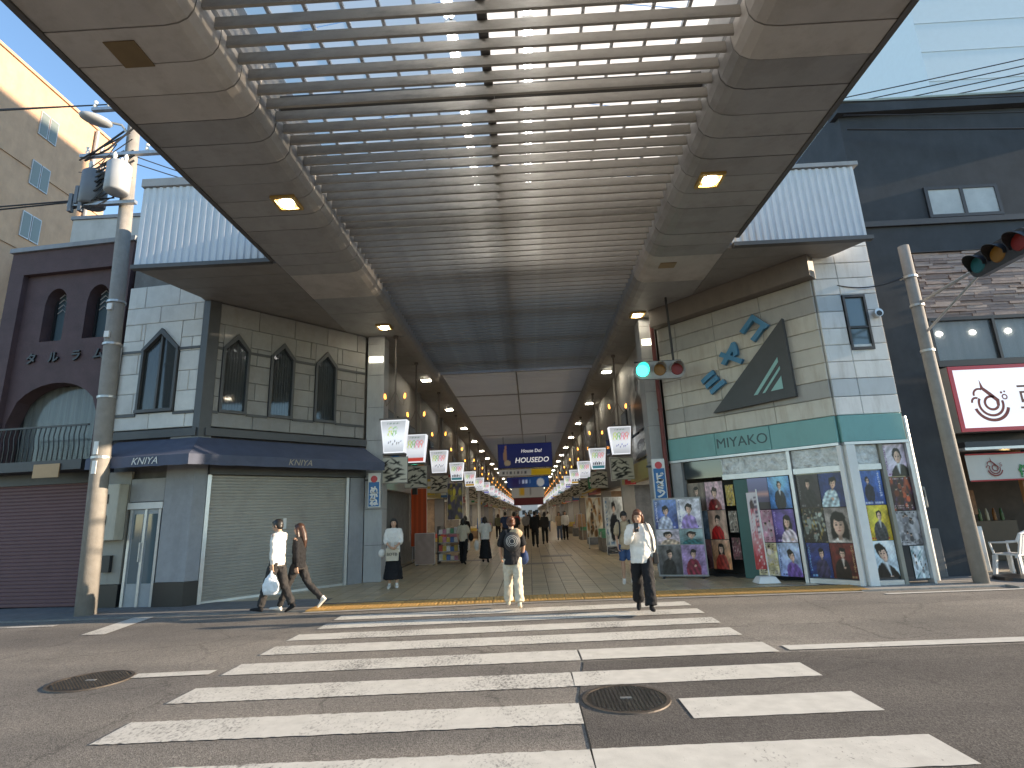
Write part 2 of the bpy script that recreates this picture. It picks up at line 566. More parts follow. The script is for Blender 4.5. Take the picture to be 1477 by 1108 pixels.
def manhole(x, y, r, label):
    t = thing('manhole_cover', label, 'manhole cover', (x, y, 0))
    n = 40
    ring = MB()
    vs, fs = [], []
    for k in range(n):
        a = 2 * math.pi * k / n
        for rr, zz in ((r + .045, .003), (r + .04, .014), (r + .005, .014), (r + .005, .003)):
            vs.append((x + rr * math.cos(a), y + rr * math.sin(a), zz))
    for k in range(n):
        j = (k + 1) % n
        for q in range(3):
            fs.append((4 * k + q, 4 * j + q, 4 * j + q + 1, 4 * k + q + 1))
    ring.add(vs, fs).build('frame_ring', mat('manhole_ring', (.08, .066, .055), rough=.6, var=.3, scale=20, metal=.4), t)
    m_i = mat('cast_iron', (.05, .043, .036), rough=.5, var=.4, scale=12, metal=.5)
    MB().tube([(x, y, .002), (x, y, .011)], r, 40).build('cover', m_i, t)
    tr = MB()
    s = r / 9.5
    for i in range(-9, 10):
        for j in range(-9, 10):
            if math.hypot(i, j) * s < r - .02 and not (abs(i) < 2 and j == 0):
                cx, cy = x + i * s, y + j * s
                tr.hexa([(cx - s * .36, cy - s * .36, .010), (cx + s * .36, cy - s * .36, .010), (cx + s * .36, cy + s * .36, .010), (cx - s * .36, cy + s * .36, .010),
                         (cx - s * .26, cy - s * .26, .018), (cx + s * .26, cy - s * .26, .018), (cx + s * .26, cy + s * .26, .018), (cx - s * .26, cy + s * .26, .018)])
    o = tr.build('tread', m_i, t); o['kind'] = 'stuff'
    MB().box(x - s * 1.4, x + s * 1.4, y - s * .5, y + s * .5, .011, .019).build('key_plate', M_STEEL, t)
manhole(.77, 5.34, .345, 'round cast iron manhole cover in the dark asphalt between the stripes')
manhole(-5.0, 6.5, .37, 'rusty brown manhole cover on the road left of the crosswalk')

# pavements either side of the arcade mouth
pl = MB().add([(-60, 10.55, .03), (-4.3, 10.75, .03), (-4.3, 12.2, .03), (-60, 14.2, .03)], [(0, 1, 2, 3)])
pl.add([(-60, 10.55, -.02), (-4.3, 10.75, -.02), (-4.3, 10.75, .03), (-60, 10.55, .03)], [(0, 1, 2, 3)])
struct(pl.build('pavement', M_CONC_D))
pr = MB().add([(6.0, 10.72, .03), (60, 10.72, .03), (60, 12.5, .03), (6.0, 12.5, .03)], [(0, 1, 2, 3)])
pr.add([(6.0, 10.72, -.02), (60, 10.72, -.02), (60, 10.72, .03), (6.0, 10.72, .03)], [(0, 1, 2, 3)])
struct(pr.build('pavement', M_CONC))
kb = thing('kerb', 'concrete kerb', None, (9, 10.6, 0)); struct(kb)
for k in range(12):
    x = 9.35 + k * .9
    z0 = .13
    if k == 0:
        MB().hexa([(x - .75, 10.45, 0), (x + .88, 10.45, 0), (x + .88, 10.75, 0), (x - .75, 10.75, 0), (x - .75, 10.46, .035), (x + .88, 10.47, z0), (x + .88, 10.75, z0), (x - .75, 10.75, .035)]).build('kerb_stone', M_CONC, kb)
    else:
        MB().box(x, x + .88, 10.45, 10.75, 0, z0).build('kerb_stone', M_CONC, kb, bevel=.015)

# tiled arcade floor
tm = [mat('floor_tile_%s' % n, c, rough=.32, var=.14, scale=6, bump=.05, bscale=40, dirt=.3, dscale=(.7, .7, .7), dcol=(.12, .1, .08)) for n, c in (('sand', (.42, .325, .19)), ('buff', (.36, .28, .165)), ('clay', (.46, .36, .215)))]
M_GROUT = mat('grout', (.13, .11, .09), rough=.9, var=.2)
fl = MB().add([(-4.3, 10.95, .014), (6.0, 10.75, .014), (6.6, 11.6, .014), (3.6, 15, .014), (3.6, 260, .014), (-4.5, 260, .014), (-4.5, 15, .014), (-7.6, 11.7, .014), (-7.6, 11.2, .014)], [tuple(range(9))]).build('arcade_floor', M_GROUT)
struct(fl)
TS = .36
def in_floor(x, y):
    if x < -.4:
        return x > min(-4.4, -7.3 + (y - 11.95) * .887 * .97) if y > 11.9 else x > -7.3
    return x < (min(6.3, 6.35 - (y - 11.35) * .925)) if y < 14.3 else x < 3.55
tmesh = []
for m in tm:
    b = MB(); h = TS / 2 - .006
    b.add([(-h, -h, -.004), (h, -h, -.004), (h, h, -.004), (-h, h, -.004), (-h + .004, -h + .004, .008), (h - .004, -h + .004, .008), (h - .004, h - .004, .008), (-h + .004, h - .004, .008)],
          [(4, 5, 6, 7), (0, 1, 5, 4), (1, 2, 6, 5), (2, 3, 7, 6), (3, 0, 4, 7)])
    me = b.mesh('tile'); me.materials.append(m); tmesh.append(me)
cells = []
for j in range(0, 62):
    y = 11.66 + TS / 2 + j * TS
    for i in range(-22, 20):
        x = -.4 + TS / 2 + i * TS
        if in_floor(x, y): cells.append((x, y))
cells.sort(key=lambda c: c[1])
for x, y in cells[:290]:
    if y - TS / 2 > 11.6:
        link('tile', random.choice(tmesh), None, fl, (x, y, .014 + random.uniform(0, .0015)))
rest = MB()
for x, y in cells[290:]:
    h = TS / 2 - .006
    rest.m = random.choice((0, 0, 1, 2))
    rest.add([(x - h, y - h, .014), (x + h, y - h, .014), (x + h, y + h, .014), (x - h, y + h, .014), (x - h + .004, y - h + .004, .0225), (x + h - .004, y - h + .004, .0225), (x + h - .004, y + h - .004, .0225), (x - h + .004, y + h - .004, .0225)],
             [(4, 5, 6, 7), (0, 1, 5, 4), (1, 2, 6, 5), (2, 3, 7, 6), (3, 0, 4, 7)])
o = rest.build('tile_field', tm, fl); o['kind'] = 'stuff'
yfar = cells[-1][1] + TS / 2
MB().add([(-4.5, yfar, .0225), (3.6, yfar, .0225), (3.6, 260, .0225), (-4.5, 260, .0225)], [(0, 1, 2, 3)]).build('far_paving', tm[0], fl)
# darker worn plates in the floor
for x, y, w, d in ((.3, 18.6, 1.5, .5), (.9, 21.5, 1.2, .8), (-2.0, 20.8, 1.0, .6)):
    MB().box(x - w / 2, x + w / 2, y - d / 2, y + d / 2, .02, .0262).build('floor_plate', mat('floor_plate', (.15, .125, .1), rough=.4, var=.3, scale=5), fl)

# raised yellow guide tiles along the road edge
tp = thing('tactile_paving', 'yellow tactile paving strip along the road edge', None, (0, 11.2, .02)); struct(tp)
M_TAC = mat('tactile_yellow', (.45, .26, .075), rough=.6, var=.25, scale=7, dirt=.4, dcol=(.2, .14, .07))
b = MB(); h = .345 / 2 - .004
b.add([(-h, -h, -.02), (h, -h, -.02), (h, h, -.02), (-h, h, -.02), (-h, -h, .008), (h, -h, .008), (h, h, .008), (-h, h, .008)], [(4, 5, 6, 7), (0, 1, 5, 4), (1, 2, 6, 5), (2, 3, 7, 6), (3, 0, 4, 7)])
for i in range(5):
    for j in range(5):
        cx, cy = (i - 2) * .066, (j - 2) * .066
        n = 6
        vs = [(cx + .022 * math.cos(6.283 * k / n), cy + .022 * math.sin(6.283 * k / n), .008) for k in range(n)] + [(cx + .012 * math.cos(6.283 * k / n), cy + .012 * math.sin(6.283 * k / n), .014) for k in range(n)]
        b.add(vs, [(k, (k + 1) % n, n + (k + 1) % n, n + k) for k in range(n)] + [tuple(range(n, 2 * n))])
tacme = b.mesh('tactile_tile'); tacme.materials.append(M_TAC)
def tac_y(x):
    return 10.93 + (.062 * x if x < 0 else -.03 * x)
x = -4.3
while x < 6.0:
    for r in range(2):
        o = link('tactile_tile', tacme, None, tp, Vector((x + .175, tac_y(x + .175) + .175 + r * .35, .022)) - Vector(tp.location))
        o.rotation_euler.z = math.atan(.062) if x < 0 else -.03
    x += .35
MB().add([(-4.3, tac_y(-4.3) - .16, .011), (0, tac_y(0) - .16, .011), (6.0, tac_y(6) - .16, .011), (6.0, tac_y(6), .011), (0, tac_y(0), .011), (-4.3, tac_y(-4.3), .011)], [(0, 1, 4, 5), (1, 2, 3, 4)]).build('edge_strip', M_CONC, tp)

# ------------------------------------------------------------------ arcade roof
ZS = 6.85
XM = -.315                                      # arcade centre line
def mx_(x): return 2 * XM - x
roof = thing('arcade_roof', 'long louvred arcade roof with grey soffits reaching out over the street', 'roof', (XM, 10, 0))
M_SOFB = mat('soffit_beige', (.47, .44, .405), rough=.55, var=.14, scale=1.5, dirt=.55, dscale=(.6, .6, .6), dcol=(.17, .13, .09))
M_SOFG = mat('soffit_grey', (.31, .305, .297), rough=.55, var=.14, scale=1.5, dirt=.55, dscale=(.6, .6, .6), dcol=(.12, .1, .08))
M_SLAT = mat('louvre_slat', (.33, .305, .265), rough=.6, var=.16, scale=3, dirt=.6, dscale=(.5, 2, 2))
M_TRIM = mat('dark_trim', (.09, .085, .08), rough=.5, var=.15)
prof = [(-4.98, 6.85), (-3.66, 6.85), (-3.52, 6.872), (-3.42, 6.93), (-3.36, 7.03), (-3.345, 7.16), (-3.345, 7.3), (-4.98, 7.3)]
def soffit_mesh(side, ln, m, outer=None):
    b = MB()
    pr = [((x if outer is None or x > -4.9 else outer), z) for x, z in prof]
    if side > 0: pr = [(mx_(x), z) for x, z in pr][::-1]
    b.prism([(x - XM, 0, z) for x, z in pr], (0, ln, 0))
    me = b.mesh('soffit_panel'); me.materials.append(m)
    return me
for side in (-1, 1):
    P = .47
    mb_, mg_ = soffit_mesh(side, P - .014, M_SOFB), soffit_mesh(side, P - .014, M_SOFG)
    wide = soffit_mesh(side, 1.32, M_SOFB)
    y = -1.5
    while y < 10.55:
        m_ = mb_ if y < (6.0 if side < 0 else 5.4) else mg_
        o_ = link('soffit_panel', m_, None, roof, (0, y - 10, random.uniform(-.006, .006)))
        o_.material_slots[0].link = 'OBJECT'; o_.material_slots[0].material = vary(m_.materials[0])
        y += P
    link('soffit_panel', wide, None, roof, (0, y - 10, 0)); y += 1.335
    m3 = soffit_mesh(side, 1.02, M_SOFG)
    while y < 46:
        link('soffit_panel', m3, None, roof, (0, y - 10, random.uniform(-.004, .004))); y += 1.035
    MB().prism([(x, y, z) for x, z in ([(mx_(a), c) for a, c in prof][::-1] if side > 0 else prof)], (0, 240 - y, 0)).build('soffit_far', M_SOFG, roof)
    sx = lambda a: a if side < 0 else mx_(a)
    x0, x1 = sorted((sx(-5.06), sx(-4.985)))
    MB().box(x0, x1, -1.5, 10.0, 6.83, 7.5).build('edge_trim', M_TRIM, roof)
    x0, x1 = sorted((sx(-5.06), sx(-3.36)))
    MB().box(x0, x1, -1.5, 240, 7.305, 7.42).build('roof_deck', M_CONC_D, roof)
    x0, x1 = sorted((sx(-3.45), sx(-3.36)))
    MB().box(x0, x1, -1.5, 20.95, 7.43, 8.05).build('upstand', M_GREYP, roof)
    # hatch in the underside
    if side < 0:
        MB().box(-4.45, -4.1, 4.75, 5.1, 6.835, 6.846).build('access_hatch', mat('hatch_brown', (.17, .115, .05), rough=.6, var=.2), roof)
    else:
        MB().box(3.1, 3.45, 11.0, 11.25, 6.83, 6.846).build('access_hatch', mat('hatch_tan', (.3, .22, .12), rough=.6, var=.2), roof)
b = MB().box(-3.34 - XM, 2.71 - XM, -.02, .02, 7.155, 7.295)
slat = b.mesh('slat'); slat.materials.append(M_SLAT)
y = -1.3
while y < 20.7:
    o = link('slat', slat, None, roof, (random.uniform(-.004, .004), y - 10, random.uniform(-.005, .005)))
    o.rotation_euler.y = random.uniform(-.0012, .0012)
    y += .25
MB().box(-.36, -.24, -1.5, 20.8, 7.3, 7.46).build('spine_beam', M_TRIM, roof)
for y in (-1.0, 1.4, 3.9, 6.6, 9.1, 11.6, 14.1, 16.6, 19.1):
    MB().box(-3.35, 2.72, y - .05, y + .05, 7.46, 7.66).build('cross_beam', M_TRIM, roof)
MB().box(-3.344, 2.714, 20.86, 20.96, 7.15, 8.6).build('end_beam', M_GREYP, roof)
for k in range(14):
    x = -3.1 + k * .46
    zz = 8.08 + .5 * (1 - abs(x - XM) / 3.05)
    MB().box(x - .022, x + .022, -1.5, 20.85, zz - .05, zz).build('glazing_bar', M_GREYP, roof)
m_pane = bpy.data.materials.new('frosted_roof_pane'); m_pane.use_nodes = True
N, L = m_pane.node_tree.nodes, m_pane.node_tree.links
tl = N.new('ShaderNodeBsdfTranslucent'); tl.inputs[0].default_value = (.86, .82, .74, 1)
tp_ = N.new('ShaderNodeBsdfTransparent'); tp_.inputs[0].default_value = (.9, .9, .9, 1)
ms = N.new('ShaderNodeMixShader'); ms.inputs[0].default_value = .13
L.new(tl.outputs[0], ms.inputs[1]); L.new(tp_.outputs[0], ms.inputs[2]); L.new(ms.outputs[0], N['Material Output'].inputs[0])
for k in range(12):
    y0 = -1.5 + k * 1.868
    for s in (-1, 1):
        xe = -3.42 if s < 0 else mx_(-3.42)
        q = [(xe, y0, 8.06), (XM, y0, 8.6), (XM, y0 + 1.85, 8.6), (xe, y0 + 1.85, 8.06)]
        if s > 0: q = q[::-1]
        MB().add(q, [(0, 1, 2, 3)]).build('roof_pane', m_pane, roof)
M_TUBE = glow('tube_white', (1, .98, .95), 9)
for x in (-.73, .25):
    for k in range(6):
        y0 = 2.9 + k * 1.35
        f = MB().box(x - .07, x + .07, y0, y0 + 1.25, 7.72, 7.78).build('tube_fitting', M_WHITE, roof)
        for dx in (-.035, .035):
            MB().tube([(x + dx, y0 + .02, 7.69), (x + dx, y0 + 1.23, 7.69)], .014, 6).build('tube_lamp', M_TUBE, f)
# closed ceiling deeper in
m_ceil = bpy.data.materials.new('ceiling_sheet'); m_ceil.use_nodes = True
N, L = m_ceil.node_tree.nodes, m_ceil.node_tree.links
bb = N['Principled BSDF']; bb.inputs['Roughness'].default_value = .45
nz = N.new('ShaderNodeTexNoise'); nz.inputs['Scale'].default_value = 1.2; nz.inputs['Detail'].default_value = 6
rr = N.new('ShaderNodeValToRGB'); rr.color_ramp.elements[0].color = (.56, .585, .62, 1); rr.color_ramp.elements[1].color = (.70, .725, .76, 1)
tcn = N.new('ShaderNodeTexCoord'); L.new(tcn.outputs['Object'], nz.inputs['Vector']); L.new(nz.outputs[0], rr.inputs[0]); L.new(rr.outputs[0], bb.inputs['Base Color'])
tl2 = N.new('ShaderNodeBsdfTranslucent'); tl2.inputs[0].default_value = (.74, .70, .64, 1)
ms2 = N.new('ShaderNodeMixShader'); ms2.inputs[0].default_value = .07; bb.inputs['Metallic'].default_value = .2
L.new(bb.outputs[0], ms2.inputs[1]); L.new(tl2.outputs[0], ms2.inputs[2]); L.new(ms2.outputs[0], N['Material Output'].inputs[0])
segs = [(20.96, 25.4), (25.4, 30.9), (30.9, 39.1), (39.1, 60)]
for y0, y1 in segs:
    b = MB(); ys = []
    y = y0 + .02
    pit = .27
    while y < y1 - .02:
        ys += [(y, 7.236), (y + pit * .30, 7.236), (y + pit * .36, 7.325), (y + pit * .94, 7.325)]; y += pit
    vs = []
    for yy, z in ys: vs += [(-3.35, yy, z), (2.72, yy, z)]
    b.add(vs, [(2 * i, 2 * i + 1, 2 * i + 3, 2 * i + 2) for i in range(len(ys) - 1)])
    b.build('ceiling_sheet', m_ceil, roof)
    MB().box(-3.34, 2.71, y1 - .03, y1 + .03, 7.19, 7.235).build('cross_rib', M_GREYP, roof)
    MB().box(XM - .03, XM + .03, y0 + .07, y1 - .07, 7.205, 7.236).build('ridge_rib', M_GREYP, roof)
MB().box(-3.35, 2.72, 60, 240, 7.24, 7.3).build('ceiling_far', m_ceil, roof)
# downlights
M_LAMP = glow('downlight_lens', (1, .91, .72), 24)
M_LAMPF = glow('downlight_far', (1, .93, .80), 26)
M_GOLD = mat('brass_frame', (.55, .36, .12), rough=.35, var=.15, metal=.6)
for s in (-1, 1):
    xl = -3.82 if s < 0 else mx_(-3.82)
    y = 7.95; k = 0
    while y < 235:
        if k < 2:
            f = MB()
            for (a, c, d, e) in ((-.2, .2, -.2, -.15), (-.2, .2, .15, .2), (-.2, -.15, -.15, .15), (.15, .2, -.15, .15)):
                f.box(xl + a, xl + c, y + d, y + e, 6.80, 6.849)
            fo = f.build('downlight_frame', M_GOLD, roof)
            MB().box(xl - .149, xl + .149, y - .149, y + .149, 6.838, 6.8495).build('reflector', mat('lamp_reflector', (.16, .11, .05), rough=.5), fo)
            MB().tube([(xl, y, 6.79), (xl, y, 6.836)], .115, 20).build('downlight_lens', M_LAMP, fo)
        else:
            fo = MB().box(xl - .2, xl + .2, y - .16, y + .16, 6.82, 6.849).build('downlight_frame', M_WHITE, roof)
            MB().box(xl - .16, xl + .16, y - .12, y + .12, 6.80, 6.822).build('downlight_lens', M_LAMP if k < 7 else M_LAMPF, fo)
        y += 6.2 if k < 12 else 9.3; k += 1

# wings over the two corner shops
M_CORR = mat('corrugated_white', (.62, .64, .66), rough=.45, var=.06, scale=3, dirt=.25, dscale=(3, 3, .3), dcol=(.35, .34, .33))
def corr(b, x0, x1, y, z0, z1, pit=.145, d=.028):
    xs = []; x = x0
    while x < x1 - pit * .5:
        xs += [(x, y), (x + pit * .35, y), (x + pit * .5, y - d), (x + pit * .85, y - d)]; x += pit
    vs = []
    for a, c in xs: vs += [(a, c, z0), (a, c, z1)]
    b.add(vs, [(2 * i, 2 * i + 2, 2 * i + 3, 2 * i + 1) for i in range(len(xs) - 1)])
    b.box(x0, xs[-1][0], y + .02, y + .06, z0, z1)
M_WING = mat('wing_soffit', (.235, .22, .2), rough=.6, var=.12, scale=2, dirt=.3, dscale=(.8, .8, .8))
wl = thing('corner_canopy', 'white corrugated canopy wing over the shuttered corner shop', 'canopy', (-6.5, 10.05, 0))
wr = thing('corner_canopy', 'white corrugated canopy wing over the record shop corner', 'canopy', (6, 10.4, 0))
b = MB(); corr(b, -7.96, -5.08, 10.05, 6.93, 8.72); b.build('fascia_sheet', M_CORR, wl)
MB().box(-7.98, -5.08, 9.99, 10.3, 8.74, 8.92).build('coping', M_GREYP, wl)
MB().box(-7.99, -5.08, 9.99, 10.12, 6.84, 6.925).build('bottom_trim', M_TRIM, wl)
MB().hexa([(-7.96, 10.13, 6.9), (-7.92, 10.13, 6.9), (-7.40, 12.1, 6.9), (-7.44, 12.1, 6.9), (-7.96, 10.13, 8.72), (-7.92, 10.13, 8.72), (-7.40, 12.1, 8.72), (-7.44, 12.1, 8.72)]).build('side_sheet', M_CORR, wl)
y = 10.13
while y < 15.2:
    y1 = y + .49
    fx = lambda t: (-7.96 + (t - 10.05) * .30 if t < 11.9 else -7.42 + (t - 11.9) * .887) - (.0 if t < 11.9 else .3)
    MB().hexa([(fx(y), y, 6.86), (-5.0, y, 6.86), (-5.0, y1, 6.86), (fx(y1), y1, 6.86), (fx(y), y, 6.93), (-5.0, y, 6.93), (-5.0, y1, 6.93), (fx(y1), y1, 6.93)]).build('soffit_board', M_WING, wl)
    y += .5
    if fx(y) > -5.1: break
b = MB(); corr(b, 4.46, 7.27, 10.4, 6.93, 8.55); b.build('fascia_sheet', M_CORR, wr)
MB().box(4.46, 7.30, 10.34, 10.6, 8.57, 8.66).build('coping', M_GREYP, wr)
MB().box(4.46, 7.31, 10.34, 10.48, 6.84, 6.925).build('bottom_trim', M_TRIM, wr)
MB().hexa([(7.22, 10.48, 6.9), (7.27, 10.48, 6.9), (6.75, 11.4, 6.9), (6.70, 11.4, 6.9), (7.22, 10.48, 8.55), (7.27, 10.48, 8.55), (6.75, 11.4, 8.55), (6.70, 11.4, 8.55)]).build('side_sheet', M_CORR, wr)
y = 10.49
while y < 14.6:
    y1 = y + .49
    fx = lambda t: (7.27 - (t - 10.4) * .58 if t < 11.25 else 6.78 - (t - 11.25) * .925)
    MB().hexa([(4.37, y, 6.86), (fx(y), y, 6.86), (fx(y1), y1, 6.86), (4.37, y1, 6.86), (4.37, y, 6.93), (fx(y), y, 6.93), (fx(y1), y1, 6.93), (4.37, y1, 6.93)]).build('soffit_board', M_WING, wr)
    y += .5
    if fx(y + .5) < 4.45: break

# ------------------------------------------------------------------ left corner shop (shuttered, navy awning)
M_BLOCKW = mat('white_block', (.60, .60, .58), rough=.6, var=.1, scale=4, bump=.1, bscale=30, dirt=.4, dcol=(.3, .28, .25))
M_BLOCKG = mat('grey_block', (.265, .262, .255), rough=.65, var=.14, scale=4, bump=.15, bscale=30, dirt=.6, dcol=(.2, .17, .14))
M_CORNER = mat('slate_trim', (.065, .068, .073), rough=.5, var=.15, scale=5, dirt=.2)
M_GLASS = glassm('dark_glass')
M_GLASSB = glassm('blue_glass', (.10, .14, .16), .08)
M_CURT = mat('curtain', (.42, .43, .42), rough=.8, var=.25, scale=3, stretch=(8, 8, .3))
M_NAVY = mat('navy_canvas', (.075, .088, .135), rough=.75, var=.18, scale=3, bump=.1, bscale=120, dirt=.25, dcol=(.10, .10, .12))
M_STONE = mat('grey_pier', (.27, .28, .30), rough=.6, var=.12, scale=5, dirt=.25)
M_PLINTH = mat('black_plinth', (.02, .021, .023), rough=.35, var=.2)
K0, K1, K2 = (-9.62, 12.17), (-7.35, 11.9), (-4.6, 15.0)
FK0, FK = FR(K0, K1), FR(K1, K2)
kn = thing('shuttered_shop', 'pale block corner shop with pointed windows, closed grey shutter and navy awning', 'building', (-7.0, 12.5, 0))
# core walls behind the facing
core = MB()
core.prism([(-9.62, 12.25, 0), (-7.38, 11.98, 0), (-4.72, 14.98, 0), (-4.72, 22, 0), (-9.62, 22, 0)], (0, 0, 9.0))
core.build('wall', M_CONC_D, kn)
def blocks(F, u0, u1, zs, w, m, parent, holes, n1=.07, name='wall_block', n0=.0):
    for r in range(len(zs) - 1):
        z0, z1 = zs[r], zs[r + 1]
        u = u0 - (w / 2 if r % 2 else 0)
        while u < u1 - .02:
            a, c = max(u, u0), min(u + w, u1)
            segs_ = [(a, c)]
            for h in holes:
                if z1 > h[2] + .01 and z0 < h[3] - .01:
                    nx = []
                    for s0, s1 in segs_:
                        if h[1] <= s0 or h[0] >= s1: nx.append((s0, s1)); continue
                        if h[0] > s0 + .03: nx.append((s0, h[0]))
                        if h[1] < s1 - .03: nx.append((h[1], s1))
                    segs_ = nx
            for s0, s1 in segs_:
                if s1 - s0 > .03:
                    MB().bbox(F, s0 + .004, s1 - .004, n0, n1 + random.uniform(-.004, .004), z0 + .004, z1 - .004).build(name, vary(m), parent)
            u += w
def pointed_window(F, uc, w, z0, zs, za, parent, two=False):
    """dark frame with a peaked head, glass and drawn curtain"""
    f = MB(); t = .06; h = w / 2
    n0, n1 = .0, .12
    f.fbox(F, uc - h - t, uc - h, n0, n1, z0, zs)
    f.fbox(F, uc + h, uc + h + t, n0, n1, z0, zs)
    f.fbox(F, uc - h - t, uc + h + t, n0, n1 + .02, z0 - .07, z0)
    k = (za - zs)
    f.fprism(F, [(uc - h - t, zs), (uc - h, zs), (uc, za - t), (uc + h, zs), (uc + h + t, zs), (uc + h + t, zs + .04), (uc, za + .08), (uc - h - t, zs + .04)], n0, n1 + .015)
    ztop = 6.316 if not two else 6.416
    for sg_ in (-1, 1):
        e_ = uc + sg_ * (h + t)
        MB().fprism(F, [(e_, zs + .045), (uc, za + .085), (uc, ztop), (e_, ztop)][::sg_], .0, .066).build('wall_block', M_BLOCKW if two else M_BLOCKG, parent)
    if two: f.fbox(F, uc - .025, uc + .025, n0, n1 - .03, z0, zs + k * .8)
    fo = f.build('window', M_CORNER, parent)
    g_ = MB(); g_.fprism(F, [(uc - h, z0), (uc + h, z0), (uc + h, zs), (uc, za - t), (uc - h, zs)], .03, .045)
    g_.build('pane', glassm('clear_pane', (.05, .06, .065), .05, .45), fo)
    c_ = MB(); vs, fs = [], []
    n = 26
    for i in range(n + 1):
        u = uc - h + w * i / n
        zt = zs + (za - t - zs) * (1 - abs(u - uc) / h)
        d = .006 + .012 * math.sin(i * 1.9) + .006 * math.sin(i * .7)
        vs += [F.p(u, .012 + d * .5, z0), F.p(u, .012 + d * .5, zt)]
    c_.add(vs, [(2 * i, 2 * i + 2, 2 * i + 3, 2 * i + 1) for i in range(n)]).build('curtain', M_CURT if two else mat('curtain_dim', (.18, .185, .18), rough=.8, var=.25, scale=3, stretch=(8, 8, .3)), fo)
zsK = [3.84, 4.2, 4.55, 4.98, 5.42, 5.86, 6.32, 6.84]
wk = [(.60, .5), (1.73, .5), (2.92, .5)]
blocks(FK, .16, 4.12, zsK, .92, M_BLOCKG, kn, [(u - w / 2 - .06, u + w / 2 + .06, 4.205, 6.1) for u, w in wk])
blocks(FK0, .05, 2.12, [3.84, 4.22, 4.7, 5.18, 5.66, 6.0, 6.42, 6.84, 7.4], .92, M_BLOCKW, kn, [(1.1 - .49, 1.1 + .49, 4.225, 6.2)])
for u, w in wk: pointed_window(FK, u, w, 4.25, 5.72, 6.06, kn)
pointed_window(FK0, 1.1, .84, 4.3, 5.72, 6.18, kn, True)
for F, a, c, hs in ((FK, .16, 4.12, wk), (FK0, .05, 2.12, [(1.1, .84)])):
    for zz in (4.18, 5.72):
        u = a
        for hu, hw in list(hs) + [(99, 0)]:
            e = min(c, hu - hw / 2 - .065)
            if e - u > .05: MB().fbox(F, u, e, .0, .095, zz - .03, zz + .03).build('string_course', M_CORNER, kn)
            u = hu + hw / 2 + .065
MB().prism([FK0.p(FK0.len - .15, 0, 3.6), FK0.p(FK0.len - .15, .1, 3.6), FK0.p(FK0.len + .03, .12, 3.6), FK.p(.16, .1, 3.6), FK.p(.16, 0, 3.6)], (0, 0, 3.25)).build('corner_post', M_CORNER, kn)
# side face into the arcade
MB().box(-4.73, -4.6, 15.02, 15.75, 0, 6.84).build('return_wall', M_BLOCKG, kn)
MB().box(-4.72, -4.55, 15.8, 16.3, 0, 6.84).build('shadow_post', M_BLACK, kn)
# awning: runs round the corner
OUT, ZT, ZB, ZV = .85, 3.58, 3.12, 2.90
def inter(F1, d1, F2, d2):
    A, u = F1.p(0, d1, 0), F1.u; Bq, v = F2.p(0, d2, 0), F2.u
    det = u.x * -v.y + v.x * u.y
    r = Bq - A
    t = (r.x * -v.y + v.x * r.y) / det
    return A + u * t
aw = thing('awning', None, None, (0, 0, 0)); bpy.data.objects.remove(aw)
c_top, c_bot = inter(FK0, .1, FK, .1), inter(FK0, OUT, FK, OUT)
def aw_panel(a_t, b_t, a_b, b_b):
    b = MB(); n = 14; vs, fs = [], []
    rows = 7
    for i in range(n + 1):
        s = i / n
        for j in range(rows + 1):
            t = j / rows
            q = a_t.lerp(b_t, s).lerp(a_b.lerp(b_b, s), t)
            z = ZT + (ZB - ZT) * t - .03 * math.sin(math.pi * t) * (.6 + .4 * math.sin(s * 12))
            vs.append((q.x, q.y, z))
        q = a_b.lerp(b_b, s)
        wv = .008 * math.sin(s * 40)
        vs.append((q.x + wv, q.y - wv, ZV + .006 * math.sin(s * 33)))
    w = rows + 2
    for i in range(n):
        for j in range(rows + 1):
            fs.append((i * w + j, i * w + j + 1, (i + 1) * w + j + 1, (i + 1) * w + j))
    return b.add(vs, fs)
L0t, L0b = FK0.p(.28, .1, 0), FK0.p(.30, OUT, 0)
R0t, R0b = FK.p(4.12, .1, 0), FK.p(4.3, OUT, 0)
awn = aw_panel(L0t, c_top, L0b, c_bot).build('awning', M_NAVY, kn, smooth=False)
awn2 = aw_panel(c_top, R0t, c_bot, R0b).build('awning', M_NAVY, kn)
MB().add([(L0t.x, L0t.y, ZT), (L0b.x, L0b.y, ZB), (L0b.x, L0b.y, ZV), (L0t.x, L0t.y, ZV)], [(0, 1, 2, 3)]).build('awning_end', M_NAVY, awn)
M_LET = mat('white_lettering', (.6, .6, .58), rough=.6)
text('lettering', 'KNIYA', FK0.p(1.72, OUT + .013, (ZB + ZV) / 2), FK0.u, Vector((0, 0, 1)), .21, M_LET, awn, .002, 0, .25)
text('lettering', 'KNIYA', FK.p(1.95, OUT + .013, (ZB + ZV) / 2), FK.u, Vector((0, 0, 1)), .2, mat('dull_gold_lettering', (.35, .31, .24), rough=.6), awn2, .002, 0, .25)
MB().fbox(FK, .05, 4.15, .0, .16, 3.62, 3.80).build('gutter', M_CORNER, kn)
MB().fbox(FK0, .0, FK0.len - .02, .0, .15, 3.62, 3.80).build('gutter', M_CORNER, kn)
